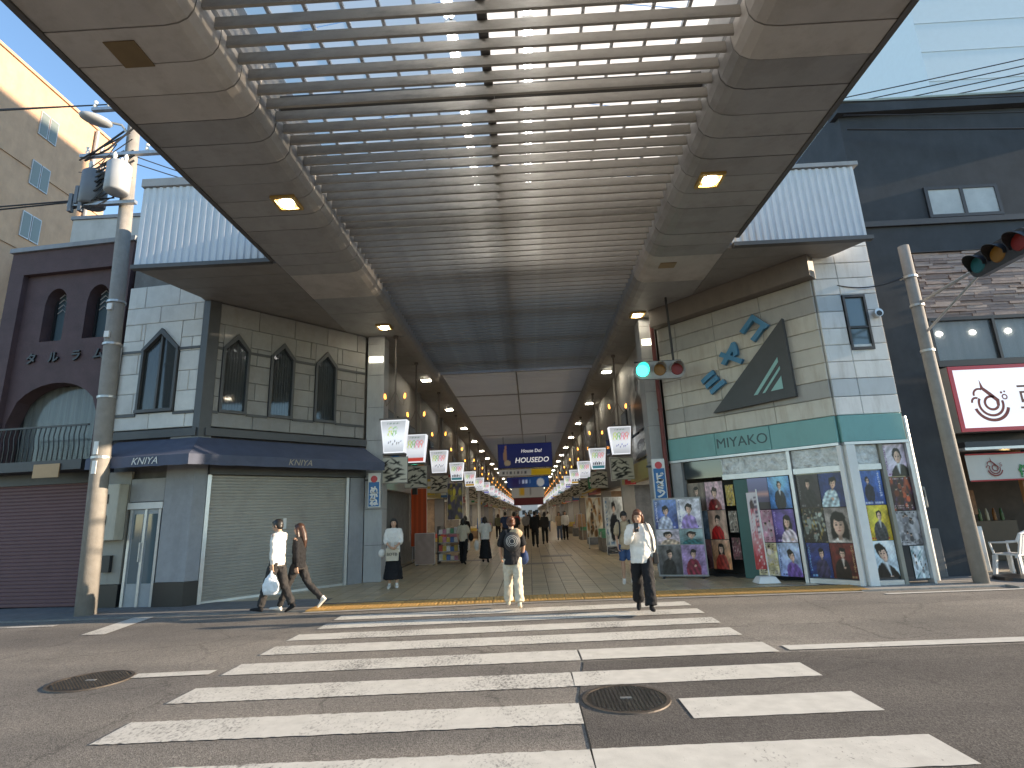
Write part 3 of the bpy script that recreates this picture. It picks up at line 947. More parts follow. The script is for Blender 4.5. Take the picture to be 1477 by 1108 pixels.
# roller shutter
b = MB(); zz = []; z = .04
while z < 2.74:
    zz += [(z, .0), (z + .012, .012), (z + .05, .016), (z + .062, .0)]; z += .068
vs = []
for z, n in zz: vs += [FK.p(.28, .02 + n, z), FK.p(3.62, .02 + n, z)]
b.add(vs, [(2 * i, 2 * i + 1, 2 * i + 3, 2 * i + 2) for i in range(len(zz) - 1)])
sh = b.build('roller_shutter', mat('shutter_grey', (.36, .345, .31), rough=.5, var=.1, scale=1.2, metal=.2, dirt=.4, dscale=(.8, .8, .5), dcol=(.16, .14, .12)), kn)
MB().fbox(FK, .20, .28, .0, .10, 0, 2.85).build('shutter_rail', M_ALU, kn)
MB().fbox(FK, 3.62, 3.70, .0, .10, 0, 2.85).build('shutter_rail', M_ALU, kn)
MB().fbox(FK, .28, 3.62, .03, .06, 0, .07).build('bottom_bar', M_ALU, sh)
MB().fbox(FK, .2, 4.14, .0, .2, 2.76, 3.1).build('shutter_box', M_CORNER, kn)
MB().fbox(FK, 3.72, 4.14, .0, .12, 0, 2.75).build('pier', M_STONE, kn)
MB().fbox(FK, 1.98, 2.06, .045, .05, 1.5, 1.75).build('notice', M_WHITE, sh)
# left pier, door, meters
MB().prism([FK0.p(1.62, 0, .52), FK0.p(1.62, .1, .52), FK0.p(FK0.len + .02, .1, .52), FK.p(.19, .09, .52), FK.p(.19, 0, .52)], (0, 0, 3.1)).build('pier', M_STONE, kn)
MB().prism([FK0.p(1.60, 0, 0), FK0.p(1.60, .12, 0), FK0.p(FK0.len + .03, .12, 0), FK.p(.195, .11, 0), FK.p(.195, 0, 0)], (0, 0, .515)).build('plinth', M_PLINTH, kn)
dr = MB().fbox(FK0, .80, 1.56, .01, .045, .03, 2.05).build('door', mat('door_grey', (.30, .33, .36), rough=.35, var=.12, scale=4), kn)
for u in (.80, 1.16, 1.50):
    MB().fbox(FK0, u, u + .06, .046, .07, .03, 2.05).build('stile', M_ALU, dr)
MB().fbox(FK0, .9, 1.12, .046, .05, .5, 1.95).build('pane', M_GLASSB, dr)
MB().fbox(FK0, 1.25, 1.47, .046, .05, .5, 1.95).build('pane', M_GLASSB, dr)
MB().fbox(FK0, 1.13, 1.16, .071, .10, .95, 1.35).build('handle', M_STEEL, dr)
MB().fbox(FK0, .74, 1.60, .0, .10, 2.06, 2.2).build('door_head', M_WHITE, kn)
MB().fbox(FK0, .74, 1.58, .0, .06, 2.22, 2.72).build('transom', M_GREYP, kn)
MB().fbox(FK0, .0, .72, .0, .06, .5, 2.9).build('side_panel', mat('panel_beige', (.33, .31, .27), rough=.6, dirt=.3), kn)
MB().fbox(FK0, .0, .72, .0, .08, .0, .49).build('plinth', M_PLINTH, kn)
mbx = thing('meter_cabinet', 'cream meter cabinet with two dark dials beside the shuttered shop door', 'meter box', tuple(FK0.p(.38, .2, 1.4)))
MB().fbox(FK0, .10, .70, .07, .32, 1.42, 2.62).build('case', mat('meter_cream', (.5, .47, .39), rough=.5, var=.1, dirt=.3), mbx, bevel=.02)
for z in (1.75, 2.2): MB().fbox(FK0, .3, .46, .321, .335, z, z + .2).build('dial', M_BLACK, mbx)
MB().fbox(FK0, .28, .5, .062, .14, .75, 1.1).build('valve', M_BLACK, kn)
for u, mm in ((-.03, M_STEEL), (.06, M_GREYP)):
    MB().tube([FK0.p(u, .12, .1), FK0.p(u, .12, 5.9)], .03, 8).build('downpipe', mm, kn)

# ------------------------------------------------------------------ plum coloured arch-front house
M_PLUM = mat('plum_stucco', (.088, .054, .058), rough=.8, var=.2, scale=3, bump=.5, bscale=25, dirt=.2)
M_PLUMD = mat('plum_shutter', (.115, .055, .06), rough=.6, var=.1)
FP = FR((-13.2, 12.55), (-9.72, 12.2))
ph = thing('arched_house', 'dark plum stucco house with arched windows and balcony left of the utility pole', 'building', (-11.5, 13, 0))
W_ = FP.len
b = MB(); b.prism([FP.p(0, -.75, 0), FP.p(W_, -.75, 0), FP.p(W_, -9, 0), FP.p(0, -9, 0)], (0, 0, 8.3)); b.build('core_wall', M_PLUM, ph)
# frame round a recessed front with openings cut as a ring of strips
b = MB()
b.fbox(FP, 0, .42, -.75, .0, 3.0, 8.75); b.build('frame_pier', M_PLUM, ph)
MB().fbox(FP, W_ - .42, W_ - .005, -.75, .0, 3.0, 8.75).build('frame_pier', M_PLUM, ph)
MB().fbox(FP, .42, W_ - .42, -.75, .0, 8.12, 8.75).build('frame_head', M_PLUM, ph)
MB().fbox(FP, -.05, W_ + .05, -.9, .06, 8.76, 8.88).build('parapet_cap', M_STONE, ph)
def arch_panel(F, u0, u1, z0, z1, opens, n0, n1, m, parent, name):
    """wall slab with round-headed openings: (uc, w, zb, zspring, rise)"""
    cuts = sorted({u0, u1} | {c for o_ in opens for c in ([o_[0] - o_[1] / 2 + o_[1] * k / 12 for k in range(13)])})
    b = MB()
    for a, c in zip(cuts[:-1], cuts[1:]):
        mid = (a + c) / 2
        op = [o_ for o_ in opens if abs(mid - o_[0]) < o_[1] / 2]
        if not op:
            b.fbox(F, a, c, n0, n1, z0, z1); continue
        uc, w, zb, zsp, rise = op[0]
        f = lambda u: zsp + rise * math.sqrt(max(0, 1 - ((u - uc) / (w / 2)) ** 2))
        b.fprism(F, [(a, f(a)), (c, f(c)), (c, z1), (a, z1)], n0, n1)
        if zb > z0 + .01: b.fbox(F, a, c, n0, n1, z0, zb)
    return b.build(name, m, parent)
wins = [(1.35, .62, 6.3, 7.3, .42), (2.55, .62, 6.3, 7.3, .42)]
arch_panel(FP, .42, W_ - .42, 5.6, 8.12, wins, -.5, -.14, M_PLUM, ph, 'recess_wall')
arch_panel(FP, .42, W_ - .42, 3.25, 5.6, [(W_ / 2, 2.5, 3.25, 4.25, .95)], -.5, -.141, M_PLUM, ph, 'arch_wall')
for uc, w, zb, zsp, rise in wins:
    fo = MB()
    for k in range(9):
        pass
    wf = MB().fbox(FP, uc - .3, uc + .3, -.44, -.40, zb, zb + .06)
    wf.fbox(FP, uc - .3, uc - .25, -.44, -.40, zb + .06, zsp + .2); wf.fbox(FP, uc + .25, uc + .3, -.44, -.40, zb + .06, zsp + .2)
    wo = wf.build('window', M_BLACK, ph)
    MB().fbox(FP, uc - .31, uc + .31, -.49, -.46, zb, zsp + rise).build('pane', M_GLASSB, wo)
    for k in range(4):
        z = zb + .85 + k * .14
        MB().tube([FP.p(uc - .22, -.42, z), FP.p(uc - .08, -.41, z + .1), FP.p(uc + .08, -.41, z - .04), FP.p(uc + .22, -.42, z + .1)], .012, 5).build('scroll_bar', M_ALU, wo)
bt = MB(); vs = []
n = 60
for i in range(n + 1):
    u = W_ / 2 - 1.24 + 2.48 * i / n
    d = .03 * math.sin(i * 1.15) + .015 * math.sin(i * .41 + 1)
    vs += [FP.p(u, -.58 + d, 3.3), FP.p(u, -.58 + d, 5.2)]
bt.add(vs, [(2 * i, 2 * i + 2, 2 * i + 3, 2 * i + 1) for i in range(n)]).build('curtain', mat('curtain_pale', (.52, .54, .50), rough=.8, var=.3, scale=2, stretch=(6, 6, .2)), ph)
MB().fbox(FP, W_ / 2 - 1.25, W_ / 2 + 1.25, -.5, -.485, 3.3, 5.2).build('window_pane', glassm('arch_pane', (.04, .05, .05), .08, .7), ph)
for k, ch in enumerate('タルラム'):
    text('letter', ch, FP.p(.95 + k * .62, -.12, 5.84), FP.u, Vector((0, 0, 1)), .30, M_BLACK, ph, .03, .008)
bl = thing('balcony_rail', None, None); bpy.data.objects.remove(bl)
MB().fbox(FP, .1, W_ - .1, -.3, .5, 2.98, 3.2).build('balcony_slab', M_DARK, ph)
rl = MB().fbox(FP, .1, W_ - .1, .42, .46, 3.96, 4.0).build('balcony_rail', M_BLACK, ph)
for k in range(26):
    u = .14 + k * (W_ - .3) / 25
    MB().tube([FP.p(u, .44, 3.2), FP.p(u + .03, .46, 3.5), FP.p(u - .02, .45, 3.75), FP.p(u, .44, 3.97)], .013, 5).build('baluster', M_BLACK, rl)
b = MB(); zz = []; z = .04
while z < 2.7:
    zz += [(z, .0), (z + .014, .012), (z + .06, .014), (z + .075, .0)]; z += .08
vs = []
for z, n in zz: vs += [FP.p(.25, -.1 + n, z), FP.p(W_ - .25, -.1 + n, z)]
b.add(vs, [(2 * i, 2 * i + 1, 2 * i + 3, 2 * i + 2) for i in range(len(zz) - 1)]).build('roller_shutter', M_PLUMD, ph)
MB().fbox(FP, 0, .24, -.75, 0, 0, 2.98).build('ground_pier', M_PLUM, ph)
MB().fbox(FP, W_ - .24, W_, -.75, 0, 0, 2.98).build('ground_pier', M_PLUM, ph)
MB().fbox(FP, .24, W_ - .24, -.75, -.02, 2.72, 2.98).build('lintel', M_DARK, ph)
MB().fbox(FP, W_ - 1.25, W_ - .6, .51, .53, 2.82, 3.12).build('shop_plate', mat('tan_plate', (.42, .27, .14), rough=.6), ph)

# ------------------------------------------------------------------ tan apartment block and neighbours behind
M_TAN = mat('tan_tile', (.50, .325, .21), rough=.75, var=.12, scale=2, bump=.25, bscale=14, dirt=.2)
tb = thing('apartment_block', 'tall tan apartment block with paired side windows behind the plum house', 'building', (-22, 20, 0))
MB().box(-30, -18, 13.5, 20.6, 0, 18.5).build('wall', M_TAN, tb)
MB().box(-30.05, -17.93, 13.4, 20.66, 18.505, 18.62).build('roof_edge', M_TAN, tb)
FT = FR((-18, 13.5), (-18, 20.6))
FT.n = Vector((1, 0, 0))
for r in range(7):
    z = 16.35 - r * 2.12
    for c in (3.62, 4.02):
        wo = MB().fbox(FT, c, c + .36, .0, .05, z, z + 1.0).build('window', M_ALU, tb)
        MB().fbox(FT, c + .03, c + .33, .051, .06, z + .04, z + .96).build('pane', glassm('teal_pane', (.16, .19, .175), .35), wo)
    for c in (.6, 1.0):
        wo = MB().fbox(FT, c, c + .36, .0, .05, z, z + 1.0).build('window', M_ALU, tb)
        MB().fbox(FT, c + .03, c + .33, .051, .06, z + .04, z + .96).build('pane', glassm('teal_pane'), wo)
MB().tube([(-17.9, 19.6, 1), (-17.9, 19.6, 18.4)], .07, 8).build('downpipe', M_GREYP, tb)
for z in (5.2, 8.4, 11.6, 14.8): MB().box(-18.0, -17.955, 13.5, 20.6, z, z + .05).build('joint_band', M_TAN, tb)
wb = thing('rendered_annex', 'low pale grey rooftop block behind the plum house', 'building', (-12, 17, 0))
MB().box(-14.6, -10.2, 15.6, 20.5, 0, 11.6).build('wall', mat('pale_render', (.5, .5, .48), rough=.7, dirt=.2), wb)
MB().box(-14.65, -10.15, 15.55, 20.55, 11.605, 11.72).build('parapet_cap', M_STONE, wb)
# unseen slim building added on the right to shade part of the tan block
sb_ = thing('shade_building', 'unseen slim pale building added down the street to shade the tan block', 'building', (28.7, 15, 0))
MB().box(24.5, 33, 12.4, 18.6, 0, 26.4).build('wall', mat('shade_building_wall', (.45, .44, .42), rough=.7, dirt=.2), sb_)
for k in range(8):
    for x in (25.2, 27.6, 30.0):
        wo = MB().box(x, x + 1.6, 12.34, 12.41, 1.2 + k * 3, 2.9 + k * 3).build('window', M_ALU, sb_)
        MB().box(x + .06, x + 1.54, 12.32, 12.338, 1.26 + k * 3, 2.84 + k * 3).build('pane', M_GLASSB, wo)
# pale tower in the far right sky
tw = thing('pale_tower', 'pale blue grey tower rising into the sky above the black restaurant', 'building', (48, 45, 0))
MB().box(35.6, 80, 40, 60, 0, 90).build('wall', mat('tower_cladding', (.60, .71, .78), rough=.5, var=.03), tw)
for k in range(28):
    MB().box(35.55, 80, 39.95, 39.995, 3 + k * 3, 3.06 + k * 3).build('floor_band', mat('tower_band', (.585, .695, .765), rough=.5, var=.03), tw)

# ------------------------------------------------------------------ record shop on the right corner
M_CREAM = mat('cream_panel', (.54, .515, .455), rough=.45, var=.1, scale=2.5, dirt=.7, dscale=(2.4, 2.4, .3), dcol=(.3, .23, .16))
M_GPAN = mat('grey_panel', (.36, .35, .33), rough=.45, var=.08, scale=2.5, dirt=.3, dscale=(2, 2, .5))
M_WPAN = mat('white_panel', (.66, .67, .67), rough=.45, var=.07, scale=2.5, dirt=.65, dscale=(2, 2, .4), dcol=(.33, .31, .28))
M_BPAN = mat('bluegrey_panel', (.42, .47, .51), rough=.45, var=.08, scale=2.5, dirt=.35, dscale=(2, 2, .4), dcol=(.25, .24, .23))
M_TEAL = mat('teal_panel', (.16, .36, .35), rough=.4, var=.06, scale=2, dirt=.25)
M1, M2, M0 = (6.4, 11.25), (3.7, 14.17), (7.87, 11.262)
FM, FM0 = FR(M2, M1), FR(M1, M0)
FM0.u = FM0.u * .875                        # this narrow front is drawn in units of 0.875 m
ms_ = thing('record_shop', 'cream panelled corner record shop with teal band and slanted blue katakana', 'building', (6.5, 13, 0))
b = MB(); b.prism([(3.83, 14.22, 2.7), (6.42, 11.4, 2.7), (7.68, 11.36, 2.7), (7.68, 20, 2.7), (3.83, 20, 2.7)], (0, 0, 6.0)); b.build('wall', M_CONC_D, ms_)
b = MB(); b.prism([(4.9, 15.5, 0), (6.9, 13.2, 0), (7.66, 13.2, 0), (7.66, 20, 0), (4.9, 20, 0)], (0, 0, 2.69)); b.build('shop_back_wall', M_DARK, ms_)
zr = [3.345, 3.73, 4.11, 4.48, 4.85, 5.22, 5.6, 5.98, 6.36]
cm = [M_CREAM, M_GPAN, M_CREAM, M_CREAM, M_CREAM, M_CREAM, M_GPAN, M_GPAN]
us = [0, .55, 1.62, 2.8, FM.len]
for r in range(8):
    for c in range(4):
        MB().bbox(FM, us[c] + .003, us[c + 1] - .003, 0, .06, zr[r] + .004, zr[r + 1] - .004).build('cladding_panel', vary(cm[r]), ms_)
zr0 = zr + [6.72, 7.1, 7.5, 7.9, 8.3, 8.7, 9.0]
cw0 = [M_WPAN, M_BPAN, M_WPAN, M_WPAN, M_WPAN, M_WPAN, M_BPAN] + [M_WPAN] * 8
for r in range(len(zr0) - 1):
    for (a, c) in ((0, .62), (.62, FM0.len + .03)):
        if a > .5 and 3 < r < 7:
            MB().bbox(FM0, 1.19, c - .003, 0, .06, zr0[r] + .004, zr0[r + 1] - .004).build('cladding_panel', vary(cw0[r]), ms_)
            if r in (4, 5): continue
            if r == 6:
                MB().bbox(FM0, .623, 1.18, 0, .06, 5.97, zr0[r + 1] + .0).build('cladding_panel', vary(cw0[r]), ms_)
            continue
        MB().bbox(FM0, a + .003, c - .003, 0, .06, zr0[r] + .004, zr0[r + 1] - .004).build('cladding_panel', vary(cw0[r]), ms_)
wo = MB(); wo.fbox(FM0, .63, 1.18, .0, .09, 4.72, 4.78); wo.fbox(FM0, .63, 1.18, .0, .09, 5.9, 5.96); wo.fbox(FM0, .63, .68, .0, .09, 4.78, 5.9); wo.fbox(FM0, 1.13, 1.18, .0, .09, 4.78, 5.9); wo.fbox(FM0, .68, 1.13, .0, .08, 5.2, 5.25)
wo = wo.build('window', M_DARK, ms_)
MB().fbox(FM0, .68, 1.13, .02, .04, 4.78, 5.2).build('pane', M_GLASSB, wo)
MB().fbox(FM0, .68, 1.13, .02, .04, 5.25, 5.9).build('pane', M_GLASSB, wo)
vn = MB().tube([FM0.p(1.38, .06, 5.5), FM0.p(1.38, .17, 5.5)], .09, 14).build('vent_cap', M_ALU, ms_)
MB().tube([FM0.p(1.38, .171, 5.48), FM0.p(1.38, .176, 5.48)], .06, 12).build('vent_mouth', M_BLACK, vn)
for (F, cuts) in ((FM, [0, 1.3, 2.62, FM.len]), (FM0, [0, FM0.len])):
    for a, c in zip(cuts[:-1], cuts[1:]):
        MB().bbox(F, a + .003, c - .003, 0, .09, 2.79, 3.335).build('teal_panel', M_TEAL, ms_)
    MB().fbox(F, 0, F.len - .005, .0, .13, 2.73, 2.785).build('band_trim', M_ALU, ms_)
# bulkhead where the wing soffit meets the wall
MB().fbox(FM, 0, FM.len + .1, .005, .34, 6.365, 6.85).build('bulkhead', mat('bulkhead_brown', (.17, .145, .125), rough=.6, var=.15, dirt=.3), ms_)
# big triangle sign and letters
M_TRI = mat('charcoal_sign', (.055, .058, .062), rough=.5, var=.15, scale=3)
sg = MB().fprism(FM, [(1.42, 3.80), (3.35, 3.86), (3.32, 5.64)], .10, .22).build('triangle_sign', M_TRI, ms_)
M_TEAL2 = mat('pale_teal', (.26, .48, .46), rough=.45, var=.05)
MB().fprism(FM, [(2.85, 4.06), (3.12, 4.07), (3.12, 4.36)], .221, .232).build('sign_mark', M_TEAL2, sg)
MB().fprism(FM, [(2.66, 4.05), (2.72, 4.05), (3.12, 4.51), (3.12, 4.58)], .221, .232).build('sign_mark', M_TEAL2, sg)
MB().fprism(FM, [(2.46, 4.04), (2.55, 4.04), (3.10, 4.68), (3.10, 4.79)], .221, .232).build('sign_mark', M_TEAL2, sg)
M_BLUEL = mat('blue_letter', (.045, .20, .36), rough=.35, var=.06)
ang = rad(43)
ex = FM.u * math.cos(ang) + Vector((0, 0, math.sin(ang))); ey = -FM.u * math.sin(ang) + Vector((0, 0, math.cos(ang)))
for ch, u, z in (('ミ', 1.52, 4.53), ('ヤ', 2.10, 5.05), ('コ', 2.68, 5.58)):
    text('letter', ch, FM.p(u, .15, z), ex, ey, .62, M_BLUEL, ms_, .05, .03)
text('lettering', 'MIYAKO', FM.p(1.95, .093, 3.06), FM.u, Vector((0, 0, 1)), .33, mat('letter_dark', (.03, .07, .075), rough=.4), ms_, .004, 0, 0, 'CENTER', 1.0)
# shopfront members
for u0, u1, n1, m_, nm in ((.02, .32, .10, M_GREYP, 'post'), (2.90, 2.97, .09, M_ALU, 'mullion'), (3.92, FM.len + .02, .13, M_WHITE, 'post')):
    MB().fbox(FM, u0, u1, -.1, n1, 0.02, 2.725).build(nm, m_, ms_)
for u0, u1, n1, m_, nm in ((.02, .22, .13, M_WHITE, 'post'), (.80, .88, .08, mat('olive_jamb', (.27, .26, .22), rough=.5), 'mullion'), (1.42, 1.48, .09, M_ALU, 'mullion')):
    MB().fbox(FM0, u0, u1, -.1, n1, 0.02, 2.725).build(nm, m_, ms_)
m_film = mat('crumpled_film', (.45, .47, .48), rough=.18, var=.55, scale=9, bump=1.0, bscale=9, spec=.8)
for F, u0, u1 in ((FM, 1.36, 2.89), (FM, 2.98, 3.91), (FM0, .23, .79)):
    MB().fbox(F, u0, u1, -.04, .02, 2.34, 2.72).build('transom_pane', m_film, ms_)
    MB().fbox(F, u0, u1, -.05, .06, 2.22, 2.335).build('transom_rail', M_ALU, ms_)
MB().fbox(FM, .33, 1.35, -.04, .0, 2.3, 2.72).build('transom_pane', M_GLASS, ms_)
MB().fbox(FM, 2.98, 3.91, -.06, -.01, .12, 2.215).build('shop_pane', M_GLASS, ms_)
MB().fbox(FM0, .23, .79, -.06, -.01, .12, 2.215).build('shop_pane', M_GLASS, ms_)
MB().fbox(FM0, .885, 1.415, -.06, -.01, .1, 2.72).build('shop_pane', M_GLASS, ms_)
for F, u0, u1 in ((FM, 2.98, 3.91), (FM0, .23, .79)):
    MB().fbox(F, u0, u1, -.06, .07, .02, .115).build('sill', M_ALU, ms_)
MB().fbox(FM, .34, 1.34, -.9, -.86, .02, 2.28).build('inner_partition', M_DARK, ms_)
ol = MB().fbox(FM, 1.6, 1.95, -.02, .03, .03, 2.2).build('open_door', mat('green_door', (.03, .11, .10), rough=.4), ms_)
# rain pipe in red oxide between shop and arcade
rp = MB().tube([(3.52, 14.05, .1), (3.52, 14.05, 6.5)], .055, 10)
for z in (1.2, 2.6, 4.1, 5.4): rp.tube([(3.52, 14.05, z), (3.52, 14.05, z + .06)], .07, 10)
solo(rp.build('drain_pipe', mat('red_oxide', (.15, .035, .03), rough=.55, var=.25, scale=8)), 'rusty red drain pipe at the left edge of the record shop', 'pipe')

# ------------------------------------------------------------------ black restaurant building on the right
M_BLK = mat('black_stucco', (.040, .044, .050), rough=.8, var=.3, scale=1.4, bump=.0, bscale=18, dirt=.35, dscale=(1, 1, .3), dcol=(.075, .078, .082))
FB = FR((8.02, 12.0), (17.9, 12.0))
rb = thing('black_restaurant', 'black stucco restaurant building with white and red sign', 'building', (12, 12, 0))
MB().box(8.25, 17.9, 12.15, 20, 2.7, 11.3).build('wall', M_BLK, rb)
MB().box(8.25, 9.25, 12.02, 12.149, .0, 7.95).build('wall_pier', M_BLK, rb)
MB().box(9.25, 17.9, 12.02, 12.149, 7.26, 7.95).build('wall_panel', M_BLK, rb)
MB().box(8.25, 17.9, 12.02, 12.149, 8.1, 11.05).build('wall_panel', M_BLK, rb)
MB().box(8.15, 17.9, 11.95, 12.149, 7.955, 8.095).build('ledge', M_DARK, rb)
MB().box(8.12, 17.9, 11.85, 12.2, 11.06, 11.34).build('parapet', M_BLK, rb)
MB().box(8.1, 17.9, 11.82, 12.22, 11.345, 11.40).build('coping', mat('patina_cap', (.30, .36, .32), rough=.5), rb)
wo = MB(); wo.box(9.88, 11.62, 11.97, 12.03, 8.12, 8.2); wo.box(9.88, 11.62, 11.97, 12.03, 8.86, 8.94); wo.box(9.88, 9.96, 11.97, 12.03, 8.2, 8.86); wo.box(11.54, 11.62, 11.97, 12.03, 8.2, 8.86); wo.box(10.71, 10.79, 11.97, 12.03, 8.2, 8.86)
wo = wo.build('window', M_BLACK, rb)
m_fr = mat('frosted_pane', (.45, .46, .44), rough=.3, var=.25, scale=1.5)
MB().box(9.96, 10.71, 11.99, 12.015, 8.2, 8.86).build('pane', m_fr, wo)
MB().box(10.79, 11.54, 11.99, 12.015, 8.2, 8.86).build('pane', m_fr, wo)
# split stone strips
bs = [mat('strip_stone_%s' % n, c, rough=.75, var=.25, scale=6, bump=.3, bscale=30, stretch=(1, 1, 4)) for n, c in (('rose', (.33, .245, .215)), ('sand', (.40, .31, .27)), ('umber', (.26, .19, .165)))]
z = 5.62
while z < 7.22:
    hgt = random.uniform(.055, .075)
    x = 9.3 - random.uniform(0, .4)
    while x < 13.6:
        ln = random.uniform(.3, .75)
        x0, x1 = max(9.3, x), min(13.6, x + ln)
        if x1 - x0 > .05:
            MB().box(x0, x1 - .006, 12.05 - random.uniform(0, .045), 12.149, z, min(z + hgt - .006, 7.24)).build('strip_stone', random.choice(bs), rb)
        x += ln
    z += hgt
MB().box(9.25, 17.9, 11.98, 12.149, 7.245, 7.258).build('head_bead', M_BLACK, rb)
MB().box(9.3, 17.9, 12.0, 12.149, 4.46, 4.6).build('sill', M_BLACK, rb)
MB().box(9.3, 17.9, 12.0, 12.149, 5.54, 5.615).build('head', M_BLACK, rb)
m_cl = glassm('upper_glass', (.12, .13, .13), .05, .72)
for x in (9.34, 10.76, 12.2):
    MB().box(x, x + 1.36, 12.05, 12.07, 4.6, 5.54).build('window_pane', m_cl, rb)
    MB().box(x - .06, x, 12.0, 12.149, 4.6, 5.54).build('mullion', M_BLACK, rb)
MB().box(9.3, 13.6, 12.12, 12.149, 4.601, 5.539).build('room_wall', mat('room_wall', (.62, .61, .57), rough=.8, var=.2, stretch=(3, 1, .3)), rb)
for x in (9.55, 10.3, 11.1, 12.5):
    MB().ell((x, 12.10, 5.26), (.07, .012, .05), 10, 6).build('ceiling_lamp', glow('room_lamp', (1, .97, .9), 6), rb)
# sign box
sgn = thing('restaurant_sign', 'white sign box with red border and red bowl emblem', 'sign', (11.5, 11.6, 2.9))
MB().box(9.20, 14.2, 11.69, 12.0, 2.94, 4.37).build('sign_box', M_GREYP, sgn)
m_rd = mat('sign_red', (.48, .02, .045), rough=.35, var=.05)
for x0_, x1_, z0_, z1_ in ((9.20, 14.2, 2.94, 3.02), (9.20, 14.2, 4.29, 4.37), (9.20, 9.29, 3.021, 4.289), (14.11, 14.2, 3.021, 4.289)):
    MB().box(x0_, x1_, 11.668, 11.689, z0_, z1_).build('border', m_rd, sgn)
m_sw = glow('sign_face_white', (.86, .87, .95), .30, .75)
MB().box(9.291, 14.109, 11.674, 11.689, 3.021, 4.289).build('sign_face', m_sw, sgn)
FS = FR((9.20, 11.673), (14.2, 11.673))
M_LOGO = mat('emblem_red', (.20, .025, .02), rough=.5, var=.1)
def arc(uc, zc, r, w, a0, a1, n=22, taper=False):
    P, Q = [], []
    for i in range(n + 1):
        a = rad(a0 + (a1 - a0) * i / n)
        ww = w * (.25 + .75 * math.sin(math.pi * i / n)) if taper else w
        P.append((uc + (r + ww / 2) * math.cos(a), zc + (r + ww / 2) * math.sin(a)))
        Q.append((uc + (r - ww / 2) * math.cos(a), zc + (r - ww / 2) * math.sin(a)))
    return P, Q
def emblem(F, uc, zc, s, n, parent):
    def band(P, Q):
        b = MB()
        vs = [F.p(u, n, z) for u, z in P] + [F.p(u, n, z) for u, z in Q]
        k = len(P)
        b.add(vs, [(i, k + i, k + i + 1, i + 1) for i in range(k - 1)])
        b.build('emblem_stroke', M_LOGO, parent)
    band(*arc(uc, zc, .40 * s, .075 * s, 195, 345))
    band(*arc(uc, zc, .285 * s, .06 * s, 150, 375, taper=False))
    band(*arc(uc + .02 * s, zc + .02 * s, .16 * s, .06 * s, 60, 330))
    # flame rising from the bowl
    P = [(uc - .16 * s, zc + .62 * s), (uc - .10 * s, zc + .42 * s), (uc + .06 * s, zc + .27 * s), (uc + .22 * s, zc + .10 * s), (uc + .20 * s, zc - .06 * s)]
    Q = [(uc - .16 * s, zc + .60 * s), (uc - .17 * s, zc + .38 * s), (uc - .02 * s, zc + .22 * s), (uc + .13 * s, zc + .06 * s), (uc + .13 * s, zc - .06 * s)]
    band(P, Q)
    band(*arc(uc - .22 * s, zc + .24 * s, .14 * s, .05 * s, 60, 190))
    band(*arc(uc - .34 * s, zc + .06 * s, .10 * s, .05 * s, 60, 190))
    band(*arc(uc + .36 * s, zc + .16 * s, .055 * s, .03 * s, 0, 360))
    band(*arc(uc + .30 * s, zc + .27 * s, .015 * s, .03 * s, 0, 360, 8)); band(*arc(uc + .38 * s, zc + .29 * s, .012 * s, .024 * s, 0, 360, 8))
emblem(FS, .74, 3.52, .88, .004, sgn)
text('lettering', '亜', FS.p(1.62, .008, 3.60), FS.u, Vector((0, 0, 1)), .62, mat('brown_letter', (.12, .04, .03), rough=.5), sgn, .003)
# canopy and banner, entrance
MB().box(9.26, 17.9, 11.75, 12.149, 2.62, 2.74).build('canopy', M_DARK, rb)
MB().box(9.2, 17.9, 11.70, 12.14, 2.56, 2.615).build('canopy_edge', M_ALU, rb)
bn = thing('restaurant_banner', 'white cloth banner with red bowl emblem and green lettering over the entrance', 'banner', (10.5, 11.85, 1.9))
FBn = FR((9.28, 11.86), (13.4, 11.86))
b = MB(); vs = []
for i in range(31):
    u = 4.1 * i / 30; d = .012 * math.sin(i * .9)
    vs += [FBn.p(u, d, 1.93), FBn.p(u, d, 2.47)]
b.add(vs, [(2 * i, 2 * i + 2, 2 * i + 3, 2 * i + 1) for i in range(30)]).build('cloth', mat('banner_cloth', (.55, .53, .48), rough=.8, var=.06), bn)
MB().fbox(FBn, 0, 4.1, .014, .02, 1.91, 1.94).build('hem', mat('hem_red', (.4, .04, .04), rough=.7), bn)
MB().fbox(FBn, 0, 4.1, .014, .02, 2.46, 2.49).build('hem', mat('hem_red'), bn)
emblem(FBn, .55, 2.17, .38, .022, bn)
text('lettering', '健康に', FBn.p(1.42, .022, 2.08), FBn.u, Vector((0, 0, 1)), .26, mat('green_letter', (.03, .22, .05), rough=.6), bn, .002, .012)
text('lettering', '薬膳', FBn.p(1.62, .022, 2.32), FBn.u, Vector((0, 0, 1)), .22, mat('red_letter', (.4, .03, .03), rough=.6), bn, .002, .012)
MB().box(9.3, 17.9, 15.2, 15.3, 0, 2.7).build('dining_wall', mat('dining_wall', (.075, .055, .045), rough=.8, var=.4, scale=1.5), rb)
MB().box(9.0, 9.25, 12.15, 15.2, 0, 2.69).build('side_wall', M_BLK, rb)
MB().box(8.25, 9.0, 12.15, 15.3, 0, 2.69).build('side_core', M_BLK, rb)
MB().box(9.25, 17.9, 12.16, 15.19, .02, .05).build('dining_floor', M_CONC, rb)
MB().box(10.55, 10.68, 12.1, 12.2, .05, 2.6).build('door_post', mat('timber', (.22, .11, .045), rough=.5, var=.3, stretch=(1, 1, .2)), rb)
ct_ = MB().box(9.9, 12.0, 14.2, 14.6, .06, 1.0).build('counter', mat('dark_timber', (.06, .035, .02), rough=.4, var=.3), rb)
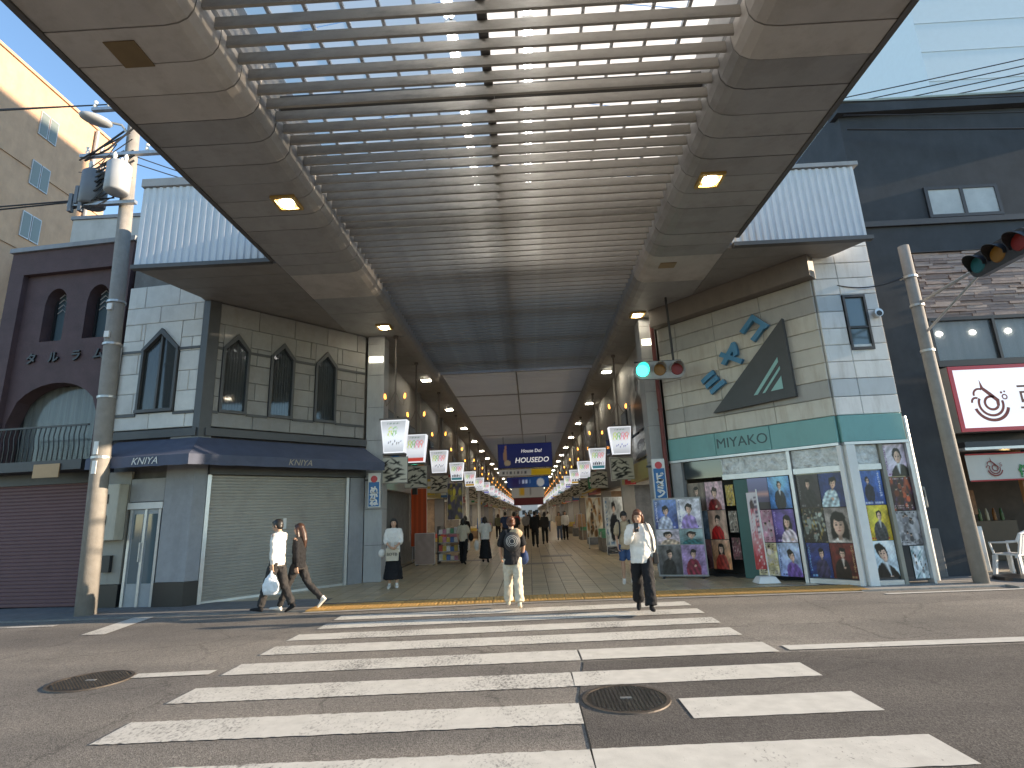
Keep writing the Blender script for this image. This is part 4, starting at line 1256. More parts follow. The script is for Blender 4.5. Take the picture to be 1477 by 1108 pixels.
for k in range(11):
    MB().tube([(10.0 + k * .18, 14.35, 1.001), (10.0 + k * .18, 14.35, 1.18), (10.0 + k * .18, 14.35, 1.3)], [.04, .04, .015], 8).build('bottle', mat('bottle_%d' % (k % 3), [(.2, .08, .02), (.05, .12, .05), (.4, .38, .3)][k % 3], rough=.2), ct_)
MB().box(9.5, 10.5, 13.4, 13.45, 1.2, 1.75).build('menu_board', mat('menu', (.20, .10, .05), rough=.6, var=.6, scale=9), rb)
for x in (9.9, 11.3): MB().ell((x, 13.2, 2.35), (.09, .09, .12), 10, 7).build('pendant_lamp', glow('warm_pendant', (1, .62, .25), 3.5), rb)
cb = MB(); cb.box(9.30, 9.72, 12.4, 12.8, .06, .98)
solo(cb.build('white_cabinet', M_WHITE, bevel=.02), 'white cabinet inside the restaurant doorway behind the chairs', 'cabinet')

# ------------------------------------------------------------------ arcade interior: shop units bay by bay
WALLC = [mat('unit_wall_%d' % i, c, rough=.65, var=.12, scale=2, dirt=.3) for i, c in enumerate([(.22, .21, .20), (.29, .27, .24), (.15, .15, .16), (.32, .31, .295), (.19, .165, .14)])]
FASC = [mat('unit_fascia_%d' % i, c, rough=.45, var=.1) for i, c in enumerate([(.10, .10, .11), (.45, .43, .40), (.08, .12, .22), (.36, .06, .05), (.40, .33, .10), (.12, .22, .16), (.5, .5, .5)])]
INTC = [mat('unit_inside_%d' % i, c, rough=.8, var=.5, scale=2.5) for i, c in enumerate([(.20, .17, .14), (.30, .27, .22), (.16, .17, .19), (.26, .18, .12)])]
M_UNITL = glow('unit_light', (1, .90, .74), 7)
BAY = 6.2
ORD = ['first', 'second', 'third', 'fourth', 'fifth', 'sixth', 'seventh', 'eighth', 'ninth', 'tenth', 'eleventh', 'twelfth', 'thirteenth', 'fourteenth', 'fifteenth', 'sixteenth', 'seventeenth', 'eighteenth', 'nineteenth', 'twentieth'] + ['%dth' % n for n in range(21, 60)]
shop_words = {0: 'grey', 1: 'beige', 2: 'charcoal', 3: 'pale', 4: 'brown'}
fas_words = ['black', 'cream', 'navy', 'red', 'mustard', 'green', 'white']
def bay(side, y0, y1, i):
    xw = -4.62 if side < 0 else 3.72
    s = side
    w = (i * 2 + (0 if s < 0 else 3)) % 5; f = (i * 3 + (1 if s < 0 else 4)) % 7
    far = y0 > 62
    t = thing('shop_unit', '', 'shop', (xw, y0, 0), 0, 'shop units lining the arcade')
    sd_ = 'left' if s < 0 else 'right'
    t['label'] = '%s shop unit with %s fascia, %s from the street on the %s side' % (shop_words[w], fas_words[f], ORD[i], sd_)
    X = lambda d: xw + s * d            # d into the shop
    def bx(nm, d0, d1, a, c, z0, z1, m, par=t):
        x0, x1 = sorted((X(d0), X(d1)))
        return MB().box(x0, x1, a, c, z0, z1).build(nm, m, par)
    bx('upper_wall', 0.0, .3, y0 + .32, y1 - .02, 3.14, 6.845, WALLC[w])
    bx('pillar', -.12, .35, y0, y0 + .3, 0.02, 6.845, WALLC[(w + 3) % 5])
    fo = bx('fascia', -.10, .2, y0 + .32, y1 - .02, 2.55, 3.12, FASC[f])
    bx('back_wall', 2.6, 2.7, y0, y1 - .01, .02, 2.54, INTC[(i + (s > 0)) % 4])
    bx('side_wall', .36, 2.59, y0, y0 + .12, .02, 2.54, INTC[(i + 1) % 4])
    bx('ceiling', .21, 2.7, y0 + .13, y1 - .01, 2.55, 2.65, M_WHITE)
    bx('shop_floor', -.1, 2.7, y0 + .31, y1 - .01, .005, .018 + .002 * s, tm[1])
    bx('ceiling_light', .8, 1.0, y0 + 1.0, y1 - 1.0, 2.50, 2.545, M_UNITL)
    if not far:
        # upstairs windows
        for k in range(3):
            ya = y0 + .9 + k * 1.75
            if (i + k) % 4 == 3: continue
            wo = bx('window', -.04, -.002, ya, ya + 1.1, 4.0, 5.2, M_DARK)
            bx('pane', -.06, -.041, ya + .06, ya + 1.04, 4.06, 5.14, M_GLASSB, wo)
        # shop front fittings: shelves of goods inside
        for k in range(3):
            ya = y0 + .5 + k * 1.85
            so_ = bx('shelf', 1.6, 2.2, ya, ya + 1.5, .02, 1.1 + .3 * ((i + k) % 3), INTC[(i + k) % 4])
            for q in range(5):
                c = random.choice(GOODS)
                hh = random.uniform(.12, .35)
                z = 1.1 + .3 * ((i + k) % 3)
                bx('goods', 1.62, 1.9, ya + .05 + q * .29, ya + .28 + q * .29, z, z + hh, c, so_)
GOODS = [mat('goods_%d' % i, c, rough=.5, var=.3, scale=8) for i, c in enumerate([(.5, .08, .06), (.55, .40, .08), (.08, .16, .40), (.60, .57, .5), (.10, .30, .16), (.5, .22, .32), (.35, .22, .12), (.7, .68, .66)])]
for s in (-1, 1):
    y = 16.35 if s < 0 else 15.3
    i = 0
    while y < 230:
        ln = BAY if y < 62 else BAY * 2
        bay(s, y, y + ln, i)
        y += ln; i += 1
endw = thing('far_building', 'distant pale building closing the far end of the arcade', 'building', (0, 262, 0))
MB().box(-20, 20, 262, 270, 0, 12).build('wall', mat('far_wall', (.5, .48, .45), rough=.7), endw)
for x in (-3, 0, 3): MB().box(x - .8, x + .8, 261.9, 261.99, 1, 3).build('window', M_GLASS, endw)

# first pillars at the arcade mouth
def pillar(x0, x1, y0, y1, label):
    b = MB(); b.box(x0, x1, y0, y1, .02, 6.845)
    t = thing('arcade_pillar', label, 'pillar', ((x0 + x1) / 2, (y0 + y1) / 2, 0))
    z = .03
    while z < 6.8:
        MB().box(x0, x1, y0, y1, z, min(z + .93, 6.84)).build('cladding_block', mat('pillar_clad', (.36, .365, .37), rough=.45, var=.08, scale=3, dirt=.3, dscale=(2, 2, .4)), t)
        z += .94
    MB().box(x0 + .02, x1 - .02, y0 + .02, y1 - .02, .02, 6.844).build('core', M_DARK, t)
    MB().box(x0 + .04, x1 - .04, y0 - .02, y0 - .001, 6.05, 6.22).build('uplight', glow('strip_light', (1, .93, .7), 2.2), t)
    return t
pillar(-4.50, -4.02, 14.95, 15.45, 'grey clad pillar at the left arcade mouth beside the shutter')
pillar(3.28, 3.70, 14.5, 15.1, 'grey clad pillar at the right arcade mouth behind the traffic light')

# ------------------------------------------------------------------ hanging lanterns
def lantern_art(kind):
    def fn(U, V):
        im = blank(U, V, (.86, .87, .90)) * (.80 + .28 * np.exp(-((V - .45) / .35) ** 2))[..., None]
        im = over(im, rc(U, V, .25, .75, .88, .93) * (.5 + .5 * np.sin(U * 80)), (.35, .45, .4))
        cols = [(.72, .80, .15), (.35, .66, .25), (.88, .35, .55), (.90, .35, .25)]
        for k in range(2 if kind == 0 else 4):
            cx = (.34 + k * .2) if kind == 0 else (.2 + k * .2)
            for cy in (.72, .58):
                r = np.sqrt(((U - cx - (V - .65) * .25) / .085) ** 2 + ((V - cy) / .075) ** 2)
                im = over(im, np.clip(1 - np.abs(r - .9) * 4, 0, 1), cols[k % 4])
        c = (.08, .08, .1) if kind != 2 else (.12, .1, .5)
        yb = .30 + .05 * np.sin(U * 38)
        if kind != 1:
            m = np.clip(1 - np.abs(V - yb) / .045, 0, 1) * rc(U, V, .2, .85, .1, .5) * (np.sin(U * 60) > -.3)
            im = over(im, m, c)
        else:
            im = over(im, rc(U, V, .0, 1, .0, .14), (.75, .25, .2))
        if kind > 3:
            im = over(im, rc(U, V, .0, 1, .0, .16), [(.2, .45, .5), (.3, .3, .65), (.7, .55, .15)][kind - 4])
            im = over(im, rc(U, V, .1, .9, .18, .30) * (np.sin(U * (50 + 9 * kind)) > -.2), (.2, .2, .25))
        return im
    return fn
M_LPR = printm('lantern_face', .28)
M_LFRAME = mat('lantern_frame', (.14, .12, .11), rough=.5, var=.2)
M_AMBER = glow('amber_bulb', (1, .36, .05), 2.2)
M_SCREEN_ART = printm('brush_board', 0, .6)
def screen_art(seed):
    def fn(U, V):
        im = blank(U, V, (.78, .76, .70))
        r = np.random.default_rng(seed)
        for k in range(26):
            cx, cy = r.uniform(.08, .92), r.uniform(.08, .92)
            a = r.uniform(-.9, .9); l = r.uniform(.06, .16); w = r.uniform(.02, .035)
            du = (U - cx) * math.cos(a) + (V - cy) * math.sin(a); dv = -(U - cx) * math.sin(a) + (V - cy) * math.cos(a)
            im = over(im, np.clip(1.6 - np.sqrt((du / l) ** 2 + (dv / w) ** 2), 0, 1), (.07, .065, .06))
        return im
    return fn
lan_cache = {}
def lantern(x, y, kind, scr, label, far=False):
    t = thing('hanging_lantern', label, 'lantern', (x, y, 3.3), 0, 'lit lanterns hung along the arcade')
    key = (kind, scr, far)
    if key not in lan_cache:
        parts = []
        b = MB(); b.tube([(x, y, 4.36), (x, y, 6.84)], .028, 8)
        b.tube([(x, y, 6.76), (x, y, 6.84)], .07, 10)
        parts.append((b.build('rod', M_LFRAME, t), []))
        # tapered lit body
        T, Bm, z0, z1, d0, d1 = .37, .28, 3.40, 4.32, .12, .16
        body = MB()
        body.hexa([(x - Bm, y - d0, z0), (x + Bm, y - d0, z0), (x + Bm, y + d0, z0), (x - Bm, y + d0, z0), (x - T, y - d1, z1), (x + T, y - d1, z1), (x + T, y + d1, z1), (x - T, y + d1, z1)])
        bo = body.build('lamp_body', glow('lantern_glow', (.93, .95, 1.0), .34), t)
        FL = FR((x - .5, y - d1), (x + .5, y - d1))
        nu, nv = (20, 24) if not far else (8, 10)
        sh_ = sheet('printed_face', FL, .02, .98, z0 + .03, z1 - .03, .012, lantern_art(kind), M_LPR, bo, nu, nv)
        co = np.empty(len(sh_.data.vertices) * 3); sh_.data.vertices.foreach_get('co', co); co = co.reshape(-1, 3)
        off = np.array(wloc(bo))
        zz_ = (co[:, 2] + off[2] - z0) / (z1 - z0)
        co[:, 0] = (co[:, 0] + off[0] - x) / .5 * (Bm + (T - Bm) * zz_) * .97 + x - off[0]
        co[:, 1] += (d1 - d0) * (1 - zz_)
        sh_.data.vertices.foreach_set('co', co.ravel())
        fr = MB(); fr.box(x - T - .03, x + T + .03, y - d1 - .03, y + d1 + .03, z1 + .002, z1 + .05)
        parts.append((bo, [sh_])); parts.append((fr.build('cap', M_LFRAME, t), []))
        fr = MB(); fr.box(x - Bm - .02, x + Bm + .02, y - d0 - .03, y + d0 + .03, z0 - .05, z0 - .002)
        parts.append((fr.build('base_frame', M_LFRAME, t), []))
        if scr is not None:
            FL2 = FR((x - .36, y - .03), (x + .36, y - .03))
            b_ = MB(); b_.box(x - .37, x + .37, y - .025, y + .03, 2.58, 3.30)
            so2 = b_.build('board', WALLC[1], t)
            s2 = sheet('brush_lettering', FL2, 0, .72, 2.6, 3.28, .008, screen_art(scr), M_SCREEN_ART, so2, 26, 26)
            parts.append((so2, [s2]))
        for sx in (-1, 1):
            ar = MB().tube([(x, y, 5.2), (x + sx * .12, y - .05, 4.9), (x + sx * .24, y - .05, 4.75), (x + sx * .27, y - .05, 4.95)], .012, 6).build('bracket', M_LFRAME, t)
            bl_ = MB().tube([(x + sx * .27, y - .05, 4.95), (x + sx * .28, y - .05, 5.0), (x + sx * .29, y - .05, 5.10)], [.02, .036, .02], 8).build('amber_bulb', M_AMBER, ar)
            parts.append((ar, [bl_]))
        lan_cache[key] = parts
    else:
        for o, ch in lan_cache[key]:
            c = o.copy(); COL.objects.link(c); c.parent = t
            for q in ch:
                d = q.copy(); COL.objects.link(d); d.parent = c
    return t
yl = [15.0, 17.9, 22.6, 28.2] + [28.2 + 6.2 * k for k in range(1, 30)]
yr = [18.1 + 6.2 * k for k in range(31)]
for k, y in enumerate(yl):
    lantern(-3.7, y, 0 if k == 0 else (1 if k == 1 else [3, 5, 3, 4, 6][k % 5]), [1, 2, 3][k % 3], '%s white lit lantern from the street on the left side of the arcade' % ORD[k], k > 9)
for k, y in enumerate(yr):
    lantern(3.1, y, 2 if k == 0 else [3, 4, 3, 6, 5][k % 5], [1, 2, 3][k % 3], '%s white lit lantern from the street on the right side of the arcade' % ORD[k], k > 9)

# ------------------------------------------------------------------ banners hung across the arcade
def banner(y, xc, w, z0, z1, fn, label, nu=60, nv=26):
    t = thing('hanging_banner', label, 'banner', (xc, y, z0), 0, 'advertising boards hung across the arcade')
    F = FR((xc - w / 2, y), (xc + w / 2, y))
    MB().box(xc - w / 2 - .03, xc + w / 2 + .03, y + .012, y + .08, z0 - .03, z1 + .03).build('frame', M_DARK, t)
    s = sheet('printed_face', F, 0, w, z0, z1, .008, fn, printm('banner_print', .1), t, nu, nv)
    for dx in (-.4, .4):
        MB().tube([(xc + dx * w, y + .04, z1), (xc + dx * w, y + .04, 7.2)], .02, 6).build('hanger', M_DARK, t)
    return t, F
def navy(U, V):
    im = blank(U, V, (.09, .15, .42)) * (.85 + .15 * V[..., None])
    im = over(im, el(U, V, .13, .5, .035, .32), (.55, .43, .35)); im = over(im, el(U, V, .17, .2, .06, .12), (.6, .55, .45))
    im = over(im, el(U, V, .14, .86, .022, .1), (.6, .45, .35))
    return im
t, F = banner(40, -.2, 3.95, 4.9, 6.65, navy, 'navy hanging banner with white HOUSEDO lettering across the arcade')
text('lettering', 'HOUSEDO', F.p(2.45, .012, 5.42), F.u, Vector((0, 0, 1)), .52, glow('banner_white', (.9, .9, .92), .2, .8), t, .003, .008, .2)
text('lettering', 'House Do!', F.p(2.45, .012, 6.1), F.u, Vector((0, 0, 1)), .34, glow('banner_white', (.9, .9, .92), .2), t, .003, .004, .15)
def wy(U, V):
    im = blank(U, V, (.62, .62, .60)); im = over(im, rc(U, V, .62, 1, 0, 1), (.75, .62, .1))
    m = rc(U, V, .05, .55, .3, .7) * (np.sin(U * 90) > .2)
    return over(im, m, (.25, .25, .28))
banner(46, -.3, 4.4, 4.72, 5.25, wy, 'narrow white and yellow board hung below the navy banner', 50, 10)
def bl2(U, V):
    im = blank(U, V, (.10, .30, .55)); im = over(im, rc(U, V, 0, .4, 0, 1, .3), (.16, .13, .35))
    im = over(im, el(U, V, .8, .45, .09, .4), (.75, .78, .8)); m = rc(U, V, .3, .55, .35, .75) * (np.sin(U * 70) > 0)
    return over(im, m, (.75, .8, .9))
banner(54, -.1, 4.1, 4.1, 5.1, bl2, 'blue and violet board behind the yellow one in the arcade', 40, 12)
def wh2(U, V):
    im = blank(U, V, (.60, .60, .58)); im = over(im, rc(U, V, .25, .4, .2, .8), (.70, .55, .12))
    return over(im, rc(U, V, .55, .6, .2, .8), (.4, .4, .4))
banner(68, -.2, 4.0, 3.5, 5.0, wh2, 'white board with a yellow bar deep in the arcade', 24, 10)
banner(95, -.2, 5.0, 3.0, 4.6, lambda U, V: blank(U, V, (.28, .08, .09)), 'dark red board at the far end of the arcade', 6, 4)

# ------------------------------------------------------------------ posters
M_POST = printm('poster_print', 0, .28)
def portrait(bg1, bg2, cloth, hair=(.06, .05, .05), skin=(.86, .70, .60), cx=.5, cy=.62, s=.17, long=False, seed=0, body=True, marks=None, tilt=0.0, vee=None, bangs=True):
    """printed photograph of a person: backdrop, hair, shaded face, folded clothes, columns of small print"""
    def fn(U, V):
        r = np.random.default_rng(seed + 100)
        im = blank(U, V, bg1) * (1 - V[..., None]) + blank(U, V, bg2) * V[..., None]
        im = im * (1 + .22 * blotch(U, V, seed + 5, 1.6) + .12 * blotch(U, V, seed + 6, 5))[..., None]
        if r.random() < .5: im = over(im, el(U, V, r.uniform(.2, .8), r.uniform(.5, .9), .35, .3, .9) * .45, tuple(min(1, c * 1.5 + .12) for c in bg2))
        if marks is not None:
            mx0 = .1 if cx > .45 else .86
            yy = .95
            while yy > .25:
                hgt = r.uniform(.03, .07)
                wd = r.uniform(.02, .05)
                im = over(im, rc(U, V, mx0 - wd, mx0 + wd, yy - hgt, yy - .008) * (np.sin(U * r.uniform(90, 160) + V * r.uniform(60, 120)) > -.4), marks)
                yy -= hgt + .006
            im = over(im, rc(U, V, .12, .88, .03, .085) * (np.sin(U * 75 + np.sin(U * 33) * 3) > -.2) * .85, marks)
        Uw = U + .016 * blotch(U, V, seed + 9, 5) + tilt * (V - cy); Vw = V + .016 * blotch(U, V, seed + 10, 5)
        U_, V_ = U + tilt * (V - cy) + .004 * blotch(U, V, seed + 2, 6), V
        lean_ = r.uniform(-.5, .5) * s
        if long: im = over(im, el(Uw, Vw, cx + .1 * s, cy - s * .7, s * 1.15, s * 1.8, .18), hair)
        if body:
            fold = 1 + .30 * np.sin((Uw * 9 + Vw * 5 * (1 if seed % 2 else -1)) * 3.2 + seed) * .5 + .25 * blotch(U, V, seed + 3, 4)
            bm = np.clip(el(Uw, Vw, cx + lean_, cy - s * 3.0, s * 1.9, s * 1.75, .1) + el(Uw, Vw, cx + lean_ - s * .9, cy - s * 4.3, s * 1.5, s * 2.6, .1) + el(Uw, Vw, cx + lean_ + s * .9, cy - s * 4.3, s * 1.4, s * 2.6, .1), 0, 1)
            im = im * (1 - bm[..., None]) + (blank(U, V, cloth) * fold[..., None]) * bm[..., None]
            if seed % 3 == 0:
                im = over(im, el(Uw, Vw, cx + lean_ + s * .5, cy - s * 3.1, s * .35, s * .28, .3), skin)
        im = over(im, rc(U_, V, cx - s * .27, cx + s * .27, cy - s * 1.5, cy - s * .6, .03), tuple(c * .72 for c in skin))
        if vee: im = over(im, np.clip(1.15 - np.abs(U_ - cx) / (.012 + .38 * np.clip(V - (cy - s * 2.9), 0, 1)), 0, 1) * rc(U, V, 0, 1, cy - s * 2.9, cy - s * 1.15), vee)
        im = over(im, el(Uw, Vw, cx, cy + s * .18, s * 1.0, s * 1.08, .12), hair)
        fm = el(U_, V_, cx + s * .04, cy - s * .14, s * .70, s * .93, .12)
        shade = np.clip(1.06 - .34 * np.clip((U_ - cx) / s * (1 if seed % 2 else -1), -.2, 1) - .2 * np.clip((cy - s * .5 - V) / s, 0, 1), .5, 1.1)
        im = im * (1 - fm[..., None]) + (blank(U, V, skin) * shade[..., None]) * fm[..., None]
        if bangs: im = over(im, el(Uw, Vw, cx + s * (.25 if seed % 2 else -.25), cy + s * .70, s * .80, s * .42, .25), hair)
        for dx in (-.28, .30):
            im = over(im, el(U_, V, cx + dx * s, cy - s * .06, s * .17, s * .07, .6) * .9, (.13, .09, .09))
            im = over(im, el(U_, V, cx + dx * s, cy + s * .14, s * .2, s * .045, .6) * .5, tuple(.5 * c + .1 for c in hair))
        im = over(im, el(U_, V, cx + s * .1, cy - s * .32, s * .10, s * .16, .9) * .35, (.52, .34, .28))
        im = over(im, el(U_, V, cx + s * .04, cy - s * .60, s * .2, s * .06, .6) * .75, (.66, .30, .30))
        return im * (1 + .05 * blotch(U, V, seed + 20, 9))[..., None]
    return fn
def scene_art(c1, c2, c3, seed, marks=None):
    """printed collage: overlapping patches, small figures and lines of print"""
    def fn(U, V):
        r = np.random.default_rng(seed)
        im = blank(U, V, c1) * (1 + .25 * blotch(U, V, seed, 1.8))[..., None]
        im = over(im, np.clip(blotch(U, V, seed + 1, 2.2) * 1.5, 0, 1), c2); im = over(im, np.clip(blotch(U, V, seed + 2, 4) - .25, 0, 1), c3)
        for k in range(7):
            x, y = r.uniform(.12, .88), r.uniform(.2, .9); q = r.uniform(.03, .07)
            cc = tuple(np.clip(np.array(c2) * r.uniform(.3, 1.4), 0, 1))
            im = over(im, el(U, V, x, y - 2 * q, q * 1.5, q * 1.6, .3), cc); im = over(im, el(U, V, x, y, q * .8, q * .75, .3), (.72, .58, .5)); im = over(im, el(U, V, x, y + q * .4, q * .85, q * .55, .3), (.1, .08, .08))
        if marks:
            for yy in (.06, .12, .93):
                im = over(im, rc(U, V, .1, .9, yy, yy + .035) * (np.sin(U * 80 + np.sin(U * 29) * 3) > -.1), marks)
        return im
    return fn
def poster(F, u0, u1, z0, z1, n, fn, label, grp='posters on the record shop', nu=38, nv=52):
    o = sheet('poster', F, u0, u1, z0, z1, n, fn, M_POST, None, nu, nv)
    return solo(o, label, 'poster', grp)
C = .125
PW_, PD = .5, .665
cols = {1: (1.97, 2.42), 2: (2.43, 2.885)}
rows = {1: (1.52, 2.20), 2: (.82, 1.50), 3: (.13, .805)}
def dusk(U, V):
    im = blank(U, V, (.30, .25, .38)) * (1 - V[..., None]) + blank(U, V, (.50, .52, .72)) * V[..., None]
    im = over(im, np.clip(1 - np.abs(V - .48) / .13, 0, 1), (.85, .62, .58)); im = over(im, rc(U, V, 0, 1, 0, .22), (.18, .16, .22))
    return over(im, el(U, V, .35, .42, .05, .12), (.1, .1, .13))
poster(FM, *cols[1], *rows[1], C, dusk, 'violet dusk seascape poster at top left of the door panel')
poster(FM, *cols[2], *rows[1], C, portrait((.22, .46, .75), (.35, .60, .85), (.10, .12, .18), cx=.52, cy=.72, s=.11, seed=2, vee=(.88, .9, .92), bangs=False), 'poster of a person in dark suit and white shirt on bright blue')
poster(FM, *cols[1], *rows[2], C, scene_art((.80, .55, .65), (.86, .72, .78), (.72, .40, .55), 11, (.4, .1, .2)), 'pink blossom poster half hidden by the white flag banner')
poster(FM, *cols[2], *rows[2], C, portrait((.28, .20, .48), (.36, .28, .58), (.85, .78, .82), cx=.62, cy=.62, s=.17, long=True, seed=3, marks=(.75, .65, .9)), 'purple poster of a person with long dark hair and pale dress')
poster(FM, *cols[1], *rows[3], C, scene_art((.86, .80, .62), (.80, .74, .70), (.72, .62, .25), 12, (.3, .2, .1)), 'cream and yellow printed poster at the foot of the door panel')
poster(FM, *cols[2], *rows[3], C, portrait((.55, .62, .85), (.72, .80, .92), (.42, .28, .62), cx=.6, cy=.62, s=.15, seed=4, marks=(.3, .35, .6), tilt=.25), 'pale blue poster of a short haired person in violet robe')
D = .012
cols = {1: (2.985, 3.43), 2: (3.44, 3.905)}
poster(FM, *cols[1], *rows[1], D, portrait((.16, .14, .17), (.24, .20, .22), (.16, .15, .17), cx=.5, cy=.72, s=.12, long=False, seed=5, marks=(.5, .5, .5)), 'dark poster of a person in black lace beside the white post')
poster(FM, *cols[2], *rows[1], D, portrait((.10, .18, .42), (.14, .22, .5), (.70, .80, .84), cx=.55, cy=.70, s=.15, seed=6, tilt=-.2), 'deep blue poster of a person in a puffy white dress')
poster(FM, *cols[1], *rows[2], D, scene_art((.16, .15, .14), (.62, .66, .62), (.68, .56, .20), 13, (.1, .1, .1)), 'black notice poster with gold and pale green labels')
poster(FM, *cols[2], *rows[2], D, portrait((.70, .66, .62), (.56, .52, .50), (.86, .82, .78), cx=.5, cy=.52, s=.30, long=True, seed=7), 'large close-up face poster with dark hair on beige')
poster(FM, *cols[1], *rows[3], D, portrait((.10, .20, .48), (.18, .22, .50), (.22, .20, .34), cx=.62, cy=.70, s=.12, seed=8, marks=(.45, .7, .9)), 'midnight blue poster of a small standing figure with cyan writing')
poster(FM, *cols[2], *rows[3], D, portrait((.36, .10, .09), (.45, .14, .12), (.12, .08, .08), cx=.45, cy=.72, s=.13, seed=9, vee=(.9, .85, .8), marks=(.75, .6, .4)), 'dark red poster of a person in black kimono with white collar')
g0 = 'posters on the record shop'
poster(FM0, .25, .77, 1.53, 2.20, D, portrait((.12, .28, .62), (.25, .45, .8), (.10, .12, .22), cx=.35, cy=.72, s=.09, seed=10, marks=(.85, .88, .95)), 'bright blue poster with a dark armoured figure')
poster(FM0, .25, .77, .85, 1.52, D, portrait((.80, .68, .12), (.85, .74, .16), (.24, .25, .27), cx=.58, cy=.70, s=.12, seed=11, marks=(.7, .2, .1), bangs=False, vee=(.8, .8, .8)), 'yellow poster of a smiling person in grey suit')
poster(FM0, .25, .77, .17, .84, D, portrait((.72, .80, .86), (.80, .87, .9), (.09, .08, .09), cx=.42, cy=.66, s=.22, seed=12, tilt=.35, vee=(.85, .88, .9)), 'poster of a person in black suit leaning forward')
poster(FM0, .90, 1.41, 2.07, 2.71, D, portrait((.78, .70, .80), (.84, .78, .86), (.12, .11, .11), cx=.62, cy=.62, s=.2, seed=13, marks=(.5, .2, .5), bangs=False, vee=(.9, .9, .9)), 'lilac poster of a person in black suit at the top right of the shop')
poster(FM0, .90, 1.41, 1.40, 2.05, D, scene_art((.20, .07, .12), (.72, .28, .14), (.32, .20, .42), 14, (.8, .7, .7)), 'fiery red and purple film style poster')
poster(FM0, .90, 1.41, .74, 1.385, D, scene_art((.66, .66, .68), (.35, .35, .38), (.80, .78, .8), 15, (.2, .2, .2)), 'grey collage poster of small faces')
poster(FM0, 1.10, 1.41, .12, .72, D, scene_art((.82, .86, .88), (.75, .80, .84), (.05, .34, .36), 16), 'white poster with teal flowers at the foot of the shop corner')
# door recess on the left part of the shop
Bn = -.02
k = 0
names = ['brown poster of a seated figure in the shop doorway', 'pink poster of a dark hat in the shop doorway', 'teal poster of a standing figure low in the doorway', 'peach poster of a red kimono in the doorway', 'maroon poster at the foot of the doorway', 'orange poster of a person in red at the foot of the doorway']
arts = [portrait((.45, .38, .34), (.5, .44, .38), (.3, .25, .2), cy=.7, s=.14, seed=20), portrait((.70, .56, .60), (.76, .62, .66), (.5, .12, .12), cy=.6, s=.16, seed=21, hair=(.16, .08, .08)),
        portrait((.28, .36, .44), (.40, .46, .52), (.10, .24, .32), cy=.68, s=.13, seed=22), portrait((.78, .62, .52), (.72, .58, .50), (.70, .10, .10), cy=.66, s=.15, seed=23),
        portrait((.42, .25, .27), (.5, .32, .33), (.2, .1, .12), cy=.68, s=.13, seed=24), portrait((.80, .52, .30), (.78, .60, .48), (.62, .18, .14), cy=.7, s=.15, seed=25, long=True)]
for r in range(3):
    for c in range(2):
        poster(FM, .36 + c * .47, .36 + c * .47 + .455, 1.54 - r * .675, 2.2 - r * .675, Bn, arts[k], names[k]); k += 1
for k, (c, nm) in enumerate((((.75, .62, .1), 'narrow yellow price strip by the shop door'), ((.55, .5, .45), 'narrow grey leaflet strip by the shop door'), ((.45, .2, .25), 'narrow rose leaflet strip by the shop door'))):
    poster(FM, 1.36, 1.56, 1.62 - k * .6, 2.1 - k * .6, .0, scene_art(c, tuple(v * .7 for v in c), (.85, .8, .75), 30 + k, (.2, .1, .1)), nm, g0, 14, 24)
# free-standing poster board at the arcade mouth
FRk = FR((3.0, 13.62), (4.05, 13.25))
bd = thing('poster_board', 'free standing board of six posters at the right arcade mouth', 'display board', tuple(FRk.p(.5, 0, 0)))
MB().fbox(FRk, -.02, 1.10, -.05, -.012, .06, 1.86).build('panel', M_GREYP, bd)
for u in (.1, .98):
    MB().fbox(FRk, u - .02, u + .02, -.25, .12, .02, .055).build('foot', M_BLACK, bd)
k = 0
arts = [portrait((.22, .30, .62), (.45, .58, .82), (.75, .78, .88), cy=.62, s=.14, seed=40, marks=(.85, .85, .95)), portrait((.82, .80, .86), (.88, .88, .92), (.62, .52, .80), cy=.66, s=.15, seed=41, marks=(.2, .3, .6)),
        portrait((.80, .72, .74), (.78, .74, .80), (.8, .7, .6), cy=.62, s=.2, seed=42), portrait((.35, .50, .52), (.52, .62, .62), (.10, .40, .42), cy=.62, s=.2, seed=43),
        portrait((.26, .26, .28), (.42, .42, .42), (.16, .16, .17), cy=.7, s=.13, seed=44), portrait((.58, .45, .66), (.66, .55, .74), (.52, .12, .22), cy=.7, s=.13, seed=45)]
names = ['blue poster of a performer in white on the free standing board', 'white poster of a person in lavender on the free standing board', 'small pale pink poster in the middle of the free standing board', 'small teal poster in the middle of the free standing board', 'dark grey poster at the lower left of the free standing board', 'mauve poster of a person in crimson at the lower right of the free standing board']
for (z0, z1) in ((1.14, 1.82), (.78, 1.12), (.10, .76)):
    for c in range(2):
        poster(FRk, .01 + c * .535, .535 + c * .535, z0, z1, .0, arts[k], names[k], 'posters on the free standing board'); k += 1
